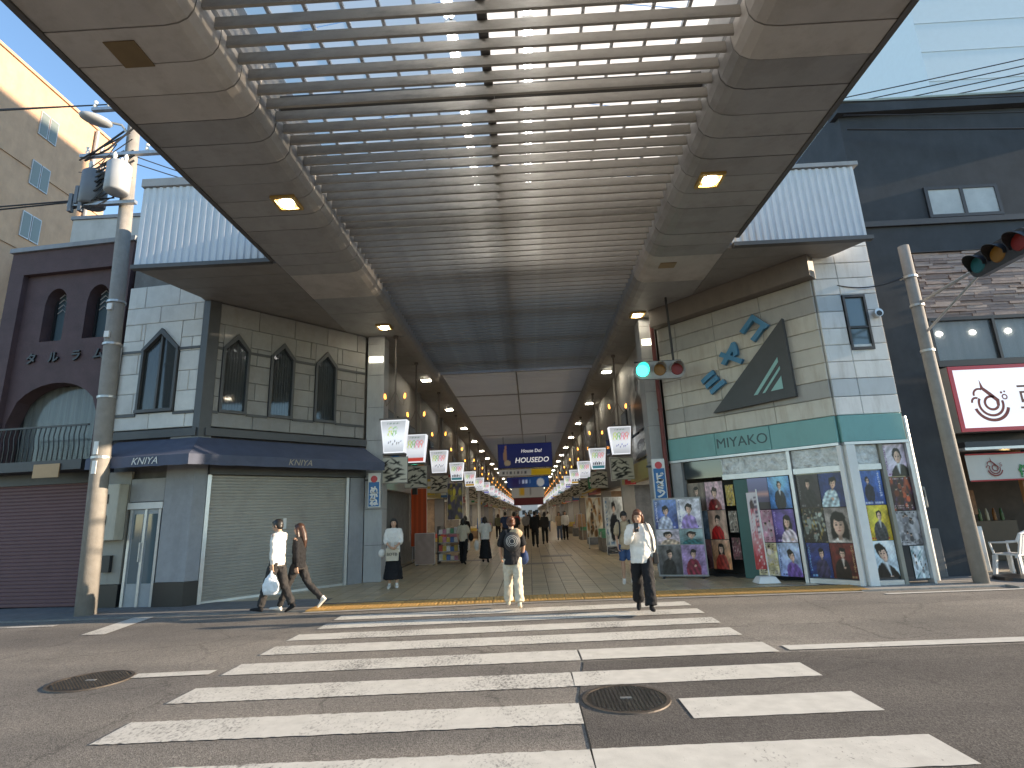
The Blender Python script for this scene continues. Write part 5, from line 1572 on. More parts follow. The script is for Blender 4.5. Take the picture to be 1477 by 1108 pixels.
# tall flag banner on a white water-filled base
nb = thing('flag_banner', 'slim white and red flag banner on a white base before the record shop', 'banner', (4.86, 12.1, 0))
b = MB(); b.hexa([(4.62, 11.93, .03), (5.10, 11.93, .03), (5.10, 12.3, .03), (4.62, 12.3, .03), (4.70, 12.0, .16), (5.02, 12.0, .16), (5.02, 12.23, .16), (4.70, 12.23, .16)])
b.build('base', M_WHITE, nb, bevel=.02)
MB().tube([(4.93, 12.1, .15), (4.90, 12.1, 1.95)], .014, 8).build('pole', M_WHITE, nb)
FNb = FR((4.68, 12.1), (4.92, 12.1))
def flag(U, V):
    im = blank(U, V, (.82, .78, .78)); im = over(im, np.clip((.5 - V) * 3, 0, 1), (.72, .16, .18))
    im = over(im, el(U, V, .4, .82, .2, .09), (.3, .2, .2)); im = over(im, np.clip(blotch(U, V * 4, 3, 2) * 2 + .2, 0, 1) * rc(U, V, .1, .9, .05, .78), (.80, .38, .42)); im = over(im, np.clip(blotch(U, V * 5, 8, 2) * 2 - .6, 0, 1) * rc(U, V, .1, .9, .0, .5), (.9, .86, .84)); im = over(im, rc(U, V, .62, .9, .45, .95) * (np.sin(V * 95) > -.2) * .8, (.25, .2, .3))
    return im
sheet('cloth', FNb, 0, .225, .3, 1.88, .0, flag, M_POST, nb, 12, 44)

# photographs on the upper right wall inside, hanging boards on the left
def wall_art(name, label, side, y0, y1, z0, z1, fn, d=.15):
    x = -4.62 + d if side < 0 else 3.72 - d
    F = FR((x, y0), (x, y1)) if side < 0 else FR((x, y1), (x, y0))
    o = sheet(name, F, 0, y1 - y0, z0, z1, 0, fn, printm('wall_print', .0, .5), None, 30, 30, .03)
    return solo(o, label, 'sign')
wall_art('photo_panel', 'black and white dancer photograph high on the right arcade wall', 1, 15.7, 18.2, 4.05, 6.1, portrait((.72, .72, .70), (.66, .66, .64), (.10, .10, .10), cy=.7, s=.12, seed=50, skin=(.5, .5, .5)))
wall_art('photo_panel', 'black and white face photograph lower on the right arcade wall', 1, 15.6, 18.6, 3.2, 3.95, portrait((.70, .70, .68), (.62, .62, .6), (.2, .2, .2), cy=.5, s=.2, seed=51, skin=(.66, .66, .66)))
def vsign(cx, y, z0, z1, w, col, chars, label):
    t = thing('blade_sign', label, 'sign', (cx, y, z0))
    F = FR((cx - w / 2, y), (cx + w / 2, y))
    MB().box(cx - w / 2, cx + w / 2, y, y + .09, z0, z1).build('panel', M_WHITE, t)
    hgt = z1 - z0
    MB().fbox(F, .02, w - .02, .002, .008, z0 + .02, z1 - .3 * w / .4).build('colour_field', mat('sign_' + col, {'blue': (.02, .14, .36), 'red': (.5, .05, .05)}[col], rough=.4), t)
    MB().tube([F.p(w / 2, .001, z1 - .16), F.p(w / 2, .01, z1 - .16)], .09, 18).build('roundel', mat('sign_red2', (.55, .05, .06), rough=.4), t)
    n = len(chars)
    for k, ch in enumerate(chars):
        text('letter', ch, F.p(w / 2, .012, z1 - .42 - (hgt - .45) * (k + .35) / n), F.u, Vector((0, 0, 1)), .22, M_WHITE, t, .003, .012)
    MB().box(cx - w / 2 - .12, cx + w / 2, y + .091, y + .12, z1 - .2, z1 - .15).build('bracket', M_DARK, t)
vsign(3.30, 13.95, 1.85, 2.85, .32, 'blue', 'ビタミン', 'blue vertical shop sign with white writing above the poster board')
vsign(-4.15, 14.6, 1.95, 2.85, .32, 'blue', 'めがね', 'blue vertical shop sign with white writing beside the closed shutter')

# ------------------------------------------------------------------ utility poles, signals, wires
M_POLE = mat('pole_concrete', (.27, .255, .235), rough=.85, var=.15, scale=6, bump=.3, bscale=60, dirt=.4, dscale=(3, 3, .3), dcol=(.15, .13, .11))
up = thing('utility_pole', 'leaning concrete utility pole with transformers in front of the plum house', 'pole', (-8.9, 11.2, 0))
PA, PB = Vector((-8.86, 11.15, .02)), Vector((-9.42, 11.2, 13.6))
def onp(z): return PA.lerp(PB, (z - PA.z) / (PB.z - PA.z))
MB().tube([PA, onp(5), PB], [.185, .165, .12], 18).build('shaft', M_POLE, up, smooth=True)
for z in (3.1, 4.4, 5.6, 6.6): MB().tube([onp(z), onp(z + .05)], .185, 16).build('strap', M_STEEL, up)
for z, dx in ((3.35, .0), (2.95, .0)):
    q = onp(z); MB().box(q.x - .03, q.x + .06, q.y - .19, q.y - .17, z - .17, z + .1).build('number_plate', M_WHITE, up)
for z in (5.75, 6.4):
    q = onp(z); MB().box(q.x - .06, q.x + .05, q.y - .2, q.y - .16, z, z + .14).build('tag_plate', M_WHITE, up)
m_tr = mat('transformer_grey', (.36, .38, .40), rough=.5, var=.1, dirt=.2); m_trd = mat('transformer_dark', (.14, .15, .17), rough=.5, var=.15)
q = onp(9.3)
def transformer(c, r, h, m):
    c = Vector(c)
    o = MB().tube([c, c + Vector((0, 0, .04)), c + Vector((0, 0, h)), c + Vector((0, 0, h + .06))], [r * .85, r, r, r * .8], 24).build('transformer', m, up, smooth=True)
    for k in range(3):
        a = k * 2.1
        p0 = c + Vector((r * .5 * math.cos(a), r * .5 * math.sin(a), h + .05))
        MB().tube([p0, p0 + Vector((0, 0, .08)), p0 + Vector((0, 0, .16)), p0 + Vector((0, 0, .24))], [.05, .03, .05, .02], 8).build('bushing', M_WHITE, o)
transformer((q.x - .75, q.y - .1, 9.05), .27, .85, m_trd)
transformer((q.x + .02, q.y - .36, 9.2), .25, .72, m_tr)
MB().box(q.x - 1.2, q.x + .4, q.y - .26, q.y - .16, 9.0, 9.08).build('crossarm', M_STEEL, up)
MB().box(q.x - 1.1, q.x + .8, q.y - .26, q.y - .16, 10.3, 10.38).build('crossarm', M_STEEL, up)
MB().box(q.x - 1.0, q.x + .8, q.y - .26, q.y - .16, 11.6, 11.68).build('crossarm', M_STEEL, up)
for z in (10.38, 11.68):
    for dx in (-.95, -.6, .5, .75):
        MB().tube([(q.x + dx, q.y - .21, z), (q.x + dx, q.y - .21, z + .06), (q.x + dx, q.y - .21, z + .12), (q.x + dx, q.y - .21, z + .2)], [.025, .05, .03, .045], 8).build('insulator', M_WHITE, up)
for k in range(24):
    a = random.uniform(0, 6.28); z = random.uniform(8.9, 10.3)
    p0 = Vector((q.x - .9 + random.uniform(-.3, .3), q.y - .2, z)); p1 = Vector((q.x + random.uniform(-.3, .25), q.y - .2, z + random.uniform(.3, 1.2)))
    md = (p0 + p1) / 2 + Vector((random.uniform(-.3, .1), -.1, -.25))
    MB().tube([p0, p0.lerp(md, .6), md, md.lerp(p1, .5), p1], random.choice((.012, .018, .024)), 5).build('jumper_wire', M_BLACK, up)
for k in range(4):
    MB().box(q.x - 1.15 + k * .12, q.x - 1.07 + k * .12, q.y - .3, q.y - .2, 8.85 + .2 * (k % 2), 9.3 + .2 * (k % 2)).build('cutout_switch', m_trd, up)
# street lamp head on the pole
lh = MB().tube([onp(10.9), onp(11.1) + Vector((-.2, -.15, .12)), onp(11.1) + Vector((-.42, -.3, .1))], .03, 8).build('lamp_arm', M_STEEL, up)
c = onp(11.1) + Vector((-.62, -.42, .08))
MB().ell(c, (.34, .2, .11), 14, 8, Matrix.Rotation(rad(45), 3, 'Z')).build('lamp_head', m_tr, lh, smooth=True)

rp_ = thing('signal_pole', 'short concrete pole carrying the dark traffic light beside the black restaurant', 'pole', (8.45, 11.05, 0))
RA, RB = Vector((8.42, 11.05, .02)), Vector((8.36, 11.02, 6.95))
MB().tube([RA, RB], [.13, .105], 16).build('shaft', M_POLE, rp_, smooth=True)
for z in (4.55, 5.55, 6.2): MB().tube([RA.lerp(RB, z / 6.95), RA.lerp(RB, (z + .05) / 6.95)], .13, 14).build('strap', M_STEEL, rp_)
MB().tube([(8.4, 11.03, 5.62), (8.38, 8.1, 5.72)], .035, 8).build('arm', M_STEEL, rp_)
MB().tube([(8.4, 11.03, 4.95), (8.38, 9.2, 5.62)], .024, 8).build('brace', M_STEEL, rp_)
MB().tube([(8.36, 11.02, 6.3), (8.36, 11.3, 6.3)], .03, 6).build('hook', M_STEEL, rp_)

def lens(col, on):
    return glow('lens_%s_%s' % (col, on), {'green': (.02, .95, .62), 'amber': (.35, .16, .02), 'red': (.30, .02, .02), 'teal': (.02, .18, .22)}[col], 5.0 if on else 0.0, .6 if not on else .5)
def signal(origin, ex, n, cols, label, gap=.42, r=.15):
    """three lamps in a row along ex, facing n"""
    ex, n, O = Vector(ex), Vector(n), Vector(origin)
    t = thing('traffic_light', label, 'traffic light', tuple(O))
    F = FR((0, 0), (1, 0)); F.a = O - ex * gap * 1.5 - Vector((0, 0, O.z)); F.u = ex; F.n = n
    w = gap * 3
    cas = MB()
    z0, z1 = O.z - .22, O.z + .22
    N_ = 8
    poly = []
    for (cu, sgn) in ((w - .2, 1), (.2, -1)):
        for i in range(N_ + 1):
            a = -math.pi / 2 + math.pi * i / N_
            poly.append((cu + sgn * .2 * math.cos(a), O.z + sgn * .22 * math.sin(a)))
    cas.fprism(F, poly, -.06, .06)
    cas.build('housing', M_GREYP if cols[0][1] else M_DARK, t)
    for k, (c, on) in enumerate(cols):
        u = gap * (k + .5)
        p = F.p(u, .06, O.z)
        lo = MB().tube([p, p + n * .02, p + n * .03], [r, r * .9, r * .4], 20).build('lens', lens(c, on), t)
        vz = MB(); vs, fs = [], []
        m_ = 18
        for i in range(m_ + 1):
            a = rad(-20 + 220 * i / m_)
            e = ex * math.cos(a) * (r + .012) + Vector((0, 0, 1)) * math.sin(a) * (r + .012)
            ln = .06 + .15 * max(0, math.sin(a))
            vs += [p + e, p + e * .99 + n * ln, p + e * 1.06, p + e * 1.05 + n * ln]
        for i in range(m_):
            a, b2 = 4 * i, 4 * i + 4
            fs += [(a, b2, b2 + 1, a + 1), (a + 2, a + 3, b2 + 3, b2 + 2), (a + 1, b2 + 1, b2 + 3, a + 3)]
        vz.add(vs, fs).build('visor', M_GREYP if cols[0][1] else M_BLACK, lo)
    return t
t = signal((3.33, 13.0, 4.93), (1, 0, 0), (0, -1, 0), [('green', True), ('amber', False), ('red', False)], 'traffic light with lit green lamp hung before the arcade')
MB().tube([(3.72, 13.05, 5.15), (3.70, 13.05, 6.85)], .03, 8).build('hanger_rod', M_DARK, t)
MB().tube([(2.75, 13.05, 5.17), (3.9, 13.05, 5.17)], .025, 8).build('hanger_bar', M_DARK, t)
t = signal((8.22, 8.72, 5.62), (0, -1, 0), (-1, 0, 0), [('teal', False), ('amber', False), ('red', False)], 'unlit traffic light on an arm at the right picture edge')

def wire(pts, r=.012, sag=.3, name='overhead_wire', label='', n=14, group=None):
    a, b = Vector(pts[0]), Vector(pts[1])
    P = [a.lerp(b, i / n) - Vector((0, 0, sag * 4 * (i / n) * (1 - i / n))) for i in range(n + 1)]
    o = MB().tube(P, r, 6).build(name, M_BLACK)
    return solo(o, label, 'wire', group)
gW = 'overhead wires'
for k in range(5):
    wire(((-3, 16.5 + .1 * k, 12.35 + .25 * k), (30, 8.8, 12.9 + .25 * k)), .014, .5, label='thin wires in the upper right sky, %s of five from the bottom' % ['lowest', 'second', 'third', 'fourth', 'topmost'][k], group=gW)
for k in range(3):
    wire(((6, 13.2, 15.6 + .2 * k), (30, 7.8, 14.6 + .2 * k)), .014, .3, label='thin wires at the top right picture corner, %s of three' % ['lowest', 'middle', 'topmost'][k], group=gW)
for k, (z, y) in enumerate(((10.9, 12.0), (10.5, 11.95), (10.1, 11.9))):
    wire(((8.2, 11.75, z + .4), (26, 9.5, z - 1.1 - .2 * k)), .022 if k == 2 else .014, .3, label='dark cable slanting across the black restaurant wall, %s' % ['upper', 'middle', 'lower and thickest'][k], group=gW)
wire(((6.9, 11.2, 6.2), (8.36, 11.05, 6.3)), .012, .15, label='short cable from the canopy wing to the signal pole', group=gW)
for k in range(3):
    wire(((-9.3 - .3 * k, 11.0, 11.8), (-60, 8.5, 12.6 + .4 * k)), .014, .8, label='wire running left from the leaning pole, %s' % ['lowest', 'middle', 'highest'][k], group=gW)
for k in range(2):
    wire(((-9.4, 11.0, 10.45 - .2 * k), (-4.0, 16.0, 10.9)), .012, .2, label='wire from the leaning pole to the arcade roof, %s' % ['upper', 'lower'][k], group=gW)
for k in range(2):
    wire(((-9.4 - .4 * k, 11.0, 9.2), (-60, 9.6, 8.4 + 1.2 * k)), .018, .8, label='cable across the tan apartment block, %s' % ['lower', 'upper'][k], group=gW)
# meters and pipes on the gap wall
for k, z in enumerate((2.02, 1.42)):
    t = thing('gas_meter', 'grey utility meter on the wall right of the record shop, %s of two' % ('upper' if k == 0 else 'lower'), 'meter', (8.02 + .05 * k, 11.85, z))
    x = 7.98 + .05 * k
    MB().box(x, x + .24, 11.78, 11.95, z, z + .44).build('case', mat('meter_olive', (.24, .235, .215), rough=.5, var=.1), t, bevel=.03)
    MB().box(x + .1, x + .2, 11.765, 11.779, z + .22, z + .36).build('dial', M_BLACK, t)
pp = MB().tube([(7.92, 11.6, 4.3), (7.98, 11.7, 3.9), (7.98, 11.7, 1.25), (8.12, 11.8, 1.1), (8.12, 11.8, .1)], .035, 8)
solo(pp.build('conduit', M_STEEL), 'bent grey conduit between the record shop and the black restaurant', 'pipe')
pp = MB().tube([(7.88, 11.42, .05), (7.88, 11.42, 3.3)], .05, 8)
solo(pp.build('corner_pipe', M_ALU), 'straight metal pipe at the right edge of the record shop', 'pipe')
pp = MB().box(8.2, 8.42, 11.86, 11.96, .03, 1.0)
solo(pp.build('utility_box', M_CONC_D, bevel=.02), 'narrow grey utility box at the foot of the black wall', 'box')

# plastic garden chairs by the restaurant
def chair(x, y, rz, label):
    t = thing('plastic_chair', label, 'chair', (x, y, .03), rz, 'white plastic chairs by the restaurant')
    m = mat('white_plastic', (.72, .73, .74), rough=.35, var=.03)
    L_ = lambda nm, b: link(nm, b.mesh(nm), m, t)
    b = MB(); b.box(-.22, .22, -.2, .22, .40, .43); L_('seat', b)
    for sx in (-1, 1):
        for sy in (-1, 1):
            b = MB(); b.hexa([(sx * .27 - .03, sy * .24 - .03, 0), (sx * .27 + .03, sy * .24 - .03, 0), (sx * .27 + .03, sy * .24 + .03, 0), (sx * .27 - .03, sy * .24 + .03, 0), (sx * .21 - .035, sy * .2 - .035, .4), (sx * .21 + .035, sy * .2 - .035, .4), (sx * .21 + .035, sy * .2 + .035, .4), (sx * .21 - .035, sy * .2 + .035, .4)])
            L_('leg', b)
        b = MB().tube([(sx * .24, -.2, .42), (sx * .27, -.22, .64), (sx * .27, .1, .66), (sx * .23, .25, .68)], .022, 8); L_('armrest', b)
    for k in range(5):
        x0 = -.18 + k * .09
        b = MB(); b.hexa([(x0 - .03, .2, .43), (x0 + .03, .2, .43), (x0 + .03, .23, .43), (x0 - .03, .23, .43), (x0 - .03, .30, .80), (x0 + .03, .30, .80), (x0 + .03, .33, .80), (x0 - .03, .33, .80)])
        L_('back_slat', b)
    b = MB().tube([(-.23, .25, .68), (-.2, .31, .82), (0, .33, .87), (.2, .31, .82), (.23, .25, .68)], .028, 8); L_('back_rim', b)
chair(9.78, 11.85, rad(200), 'white plastic garden chair nearest the signal pole outside the restaurant')
chair(10.45, 11.95, rad(160), 'white plastic garden chair cut by the right picture edge')
ub = thing('parasol_base', 'black weighted parasol base on the pavement by the signal pole', 'parasol base', (9.35, 11.3, .03))
MB().tube([(9.35, 11.3, .03), (9.35, 11.3, .09), (9.35, 11.3, .13)], [.42, .40, .12], 20).build('disc', M_BLACK, ub)
MB().tube([(9.35, 11.3, .12), (9.35, 11.3, .42)], .035, 10).build('socket', M_BLACK, ub)

# ------------------------------------------------------------------ things standing in the arcade
def stand_board(x0, x1, y, z0, z1, fn, label, legs=True, rz=0.0, cat='board', nu=24, nv=34):
    t = thing('display_board', label, cat, ((x0 + x1) / 2, y, 0))
    F = FR((x0, y), (x1, y + rz))
    MB().fbox(F, 0, F.len, -.04, -.001, z0, z1).build('panel', M_WHITE, t)
    sheet('printed_face', F, .01, F.len - .01, z0 + .01, z1 - .01, .006, fn, M_POST, t, nu, nv)
    if legs:
        for u in (.06, F.len - .06):
            MB().fbox(F, u - .02, u + .02, -.3, .02, .02, .05).build('foot', M_BLACK, t)
            MB().fbox(F, u - .015, u + .015, -.04, -.01, .05, z0).build('leg', M_ALU, t)
    return t
stand_board(-4.05, -3.35, 19.4, .06, 1.1, lambda U, V: blank(U, V, (.66, .56, .52)) * (1 + .05 * blotch(U, V, 60, 2))[..., None], 'plain pinkish board standing on the left arcade floor')
stand_board(-4.45, -3.85, 20.6, .6, 2.7, lambda U, V: blank(U, V, (.88, .32, .12)) * (.9 + .1 * np.sin(U * 20))[..., None], 'tall bright orange banner on the left of the arcade', True, 0, 'banner', 10, 20)
rk = thing('goods_rack', 'rack of colourful packets on the left behind the pink board', 'rack', (-2.95, 20, 0))
for k in range(4):
    z = .12 + k * .30
    so_ = MB().box(-3.3, -2.45, 19.75, 20.35, z, z + .03).build('shelf', M_GREYP, rk)
    for q in range(6):
        x = -3.27 + q * .135
        MB().box(x, x + .12, 19.74, 20.0, z + .031, z + .031 + random.uniform(.12, .22)).build('packet', random.choice(GOODS), so_)
for x in (-3.31, -2.44):
    MB().box(x - .02, x + .01, 19.76, 20.34, .02, 1.3).build('upright', M_DARK, rk)
stand_board(-3.2, -2.6, 21.4, 1.5, 2.9, scene_art((.25, .2, .3), (.70, .62, .12), (.4, .25, .4), 61), 'purple and yellow hanging print above the packet rack', False)
bs_ = thing('round_road_sign', 'round blue road sign with white arrows under the first left lantern', 'sign', (-4.05, 16.5, 3.0))
MB().tube([(-4.05, 16.5, 3.15), (-4.05, 16.52, 3.15)], .36, 28).build('disc', mat('sign_blue', (.02, .16, .42), rough=.35), bs_)
for dx in (-.12, .06):
    MB().box(-4.05 + dx, -4.05 + dx + .06, 16.49, 16.499, 2.95, 3.35).build('arrow_bar', M_WHITE, bs_)
MB().box(-4.5, -4.05, 16.53, 16.56, 3.4, 3.44).build('bracket', M_DARK, bs_)
MB().box(-4.5, -4.3, 16.521, 16.56, 2.9, 3.4).build('back_plate', M_DARK, bs_)
gl = thing('pharmacy_light', 'slim black hanging sign with lit green strip on the left', 'sign', (-3.9, 18.6, 2.5))
MB().box(-3.98, -3.82, 18.6, 18.75, 2.4, 3.7).build('case', M_BLACK, gl)
MB().box(-3.96, -3.84, 18.585, 18.599, 2.75, 3.25).build('green_strip', glow('green_strip', (.1, .95, .55), 2.5), gl)
MB().box(-4.62, -3.98, 18.65, 18.7, 3.5, 3.55).build('bracket', M_DARK, gl)
stand_board(2.75, 3.45, 20.8, .35, 2.1, portrait((.78, .80, .80), (.86, .87, .86), (.10, .11, .14), cy=.78, s=.1, seed=70, marks=(.2, .4, .6)), 'white standing poster of a person in dark jacket on the right')
stand_board(2.75, 3.4, 20.75, .06, .34, scene_art((.2, .2, .22), (.5, .5, .5), (.7, .7, .7), 73), 'low dark panel under the standing poster on the right', False)
stand_board(2.45, 3.15, 24.6, .5, 2.2, scene_art((.82, .78, .70), (.62, .40, .18), (.75, .58, .35), 71), 'cream food poster stand further in on the right')
ya_ = MB().hexa([(2.9, 25.5, 2.5), (3.75, 25.5, 2.9), (3.75, 30.5, 2.9), (2.9, 30.5, 2.5), (2.9, 25.5, 2.54), (3.75, 25.5, 2.94), (3.75, 30.5, 2.94), (2.9, 30.5, 2.54)])
solo(ya_.build('yellow_awning', mat('yellow_canvas', (.5, .36, .06), rough=.8, var=.15)), 'small yellow awning over a right arcade shop', 'awning')
for k, (x, y) in enumerate(((2.9, 32.5), (3.1, 36.0), (-3.6, 30.0), (-3.4, 38.0))):
    t = thing('clothes_rail', 'clothes rail of garments, %s' % ['nearest on the right side of the arcade', 'further in on the right side of the arcade', 'nearest on the left side of the arcade', 'further in on the left side of the arcade'][k], 'clothes rail', (x, y, 0), 0, 'clothes rails in the arcade')
    MB().tube([(x, y - .7, .03), (x, y - .7, 1.5), (x, y + .7, 1.5), (x, y + .7, .03)], .02, 6).build('frame', M_STEEL, t)
    for q in range(8):
        yy = y - .6 + q * .17
        MB().hexa([(x - .24, yy, .75), (x + .24, yy, .75), (x + .24, yy + .1, .75), (x - .24, yy + .1, .75), (x - .18, yy + .03, 1.45), (x + .18, yy + .03, 1.45), (x + .18, yy + .07, 1.45), (x - .18, yy + .07, 1.45)]).build('garment', random.choice(GOODS), t)
for k, (x, y) in enumerate(((-3.05, 27.0), (-3.05, 33.2), (1.9, 60))):
    o = MB().tube([(x, y, .02), (x, y, 3.0)], .09, 12).build('thin_column', M_WHITE)
    solo(o, 'slim white column in the arcade, %s' % ['nearest on the left', 'second on the left', 'far one on the right'][k], 'column', 'slim columns in the arcade')

gS = 'projecting shop signs in the arcade'
pal = [('red', (.45, .05, .05)), ('yellow', (.6, .42, .05)), ('green', (.05, .28, .12)), ('white', (.62, .62, .6)), ('blue', (.04, .14, .38)), ('orange', (.6, .2, .03)), ('pink', (.55, .22, .3))]
for k in range(26):
    sd_ = -1 if k % 2 else 1
    y = 19.5 + k * 1.75 + random.uniform(-.5, .5)
    cn, cc = pal[(k * 5) % 7]
    w_, h_ = random.uniform(.35, .7), random.uniform(.5, 1.2)
    z = random.uniform(2.3, 2.9)
    xa = -4.72 + .02 if sd_ < 0 else 3.82 - w_ - .02
    t = thing('projecting_sign', '%s projecting sign, %s from the street on the %s arcade wall' % (cn, ORD[k // 2], 'left' if sd_ < 0 else 'right'), 'sign', (xa, y, z), 0, gS)
    MB().box(xa + .0, xa + w_, y, y + .1, z, z + h_).build('panel', mat('proj_' + cn, cc, rough=.4, var=.15, scale=6), t)
    m2 = mat('proj_' + ('white' if cn != 'white' else 'blue'), dict(pal)['white' if cn != 'white' else 'blue'], rough=.4, var=.15, scale=6)
    MB().box(xa + .06, xa + w_ - .06, y - .006, y - .001, z + h_ * .55, z + h_ * .85).build('print_block', m2, t)
    MB().box(xa + .1, xa + w_ - .1, y - .006, y - .001, z + h_ * .15, z + h_ * .4).build('print_block', m2, t)
for k in range(14):
    sd_ = -1 if k % 2 else 1
    y = 22.5 + k * 2.4
    x = -4.15 if sd_ < 0 else 3.1
    t = thing('produce_stand', 'low goods stand, %s from the street on the %s of the arcade' % (ORD[k // 2], 'left' if sd_ < 0 else 'right'), 'stand', (x, y, 0), 0, 'goods stands in the arcade')
    MB().box(x - .3, x + .35, y, y + 1.3, .03, .55).build('table', INTC[k % 4], t)
    for q in range(4):
        MB().box(x - .27, x + .3, y + .04 + q * .32, y + .32 + q * .32, .551, .62 + .3 * random.random()).build('carton', random.choice(GOODS), t)

# ------------------------------------------------------------------ people
def cloth(name, c, var=.15, rough=.8):
    return mat('cloth_' + name, c, rough=rough, var=var, scale=6, bump=.15, bscale=90, spec=.2)
M_SKIN = mat('skin', (.50, .31, .215), rough=.5, var=.08, scale=6, spec=.3)
M_HAIRB = mat('hair_black', (.013, .011, .010), rough=.42, var=.4, scale=40, stretch=(1, 1, .1))
M_HAIRR = mat('hair_auburn', (.085, .030, .015), rough=.42, var=.4, scale=40, stretch=(1, 1, .1))
M_HAIRD = mat('hair_brown', (.05, .022, .012), rough=.42, var=.4, scale=40, stretch=(1, 1, .1))
M_EYE = mat('eye_dark', (.01, .009, .009), rough=.2)
M_LIP = mat('lip', (.35, .12, .10), rough=.4)
CL = {n: cloth(n, c) for n, c in dict(white=(.66, .64, .60), black=(.014, .014, .016), charcoal=(.035, .033, .033), cream=(.52, .46, .36), beige=(.40, .31, .20), navy=(.03, .05, .12), blue=(.05, .09, .19), grey=(.22, .22, .22), brown=(.10, .06, .045), denim=(.10, .14, .22), red=(.3, .05, .05), olive=(.13, .13, .08)).items()}
tx_wr = bpy.data.textures.new('wrinkle', 'CLOUDS'); tx_wr.noise_scale = .075; tx_wr.noise_depth = 2

def grow(name, b, m, parent, voxel, smooth=2, wrinkle=0.0):
    me = b.mesh(name)
    o = link(name, me, m, parent)
    r = o.modifiers.new('Remesh', 'REMESH'); r.mode = 'VOXEL'; r.voxel_size = voxel; r.use_smooth_shade = True
    s = o.modifiers.new('Smooth', 'SMOOTH'); s.factor = .5; s.iterations = smooth
    if wrinkle:
        d = o.modifiers.new('Displace', 'DISPLACE'); d.texture = tx_wr; d.strength = wrinkle; d.mid_level = .5; d.texture_coords = 'LOCAL'
    return o

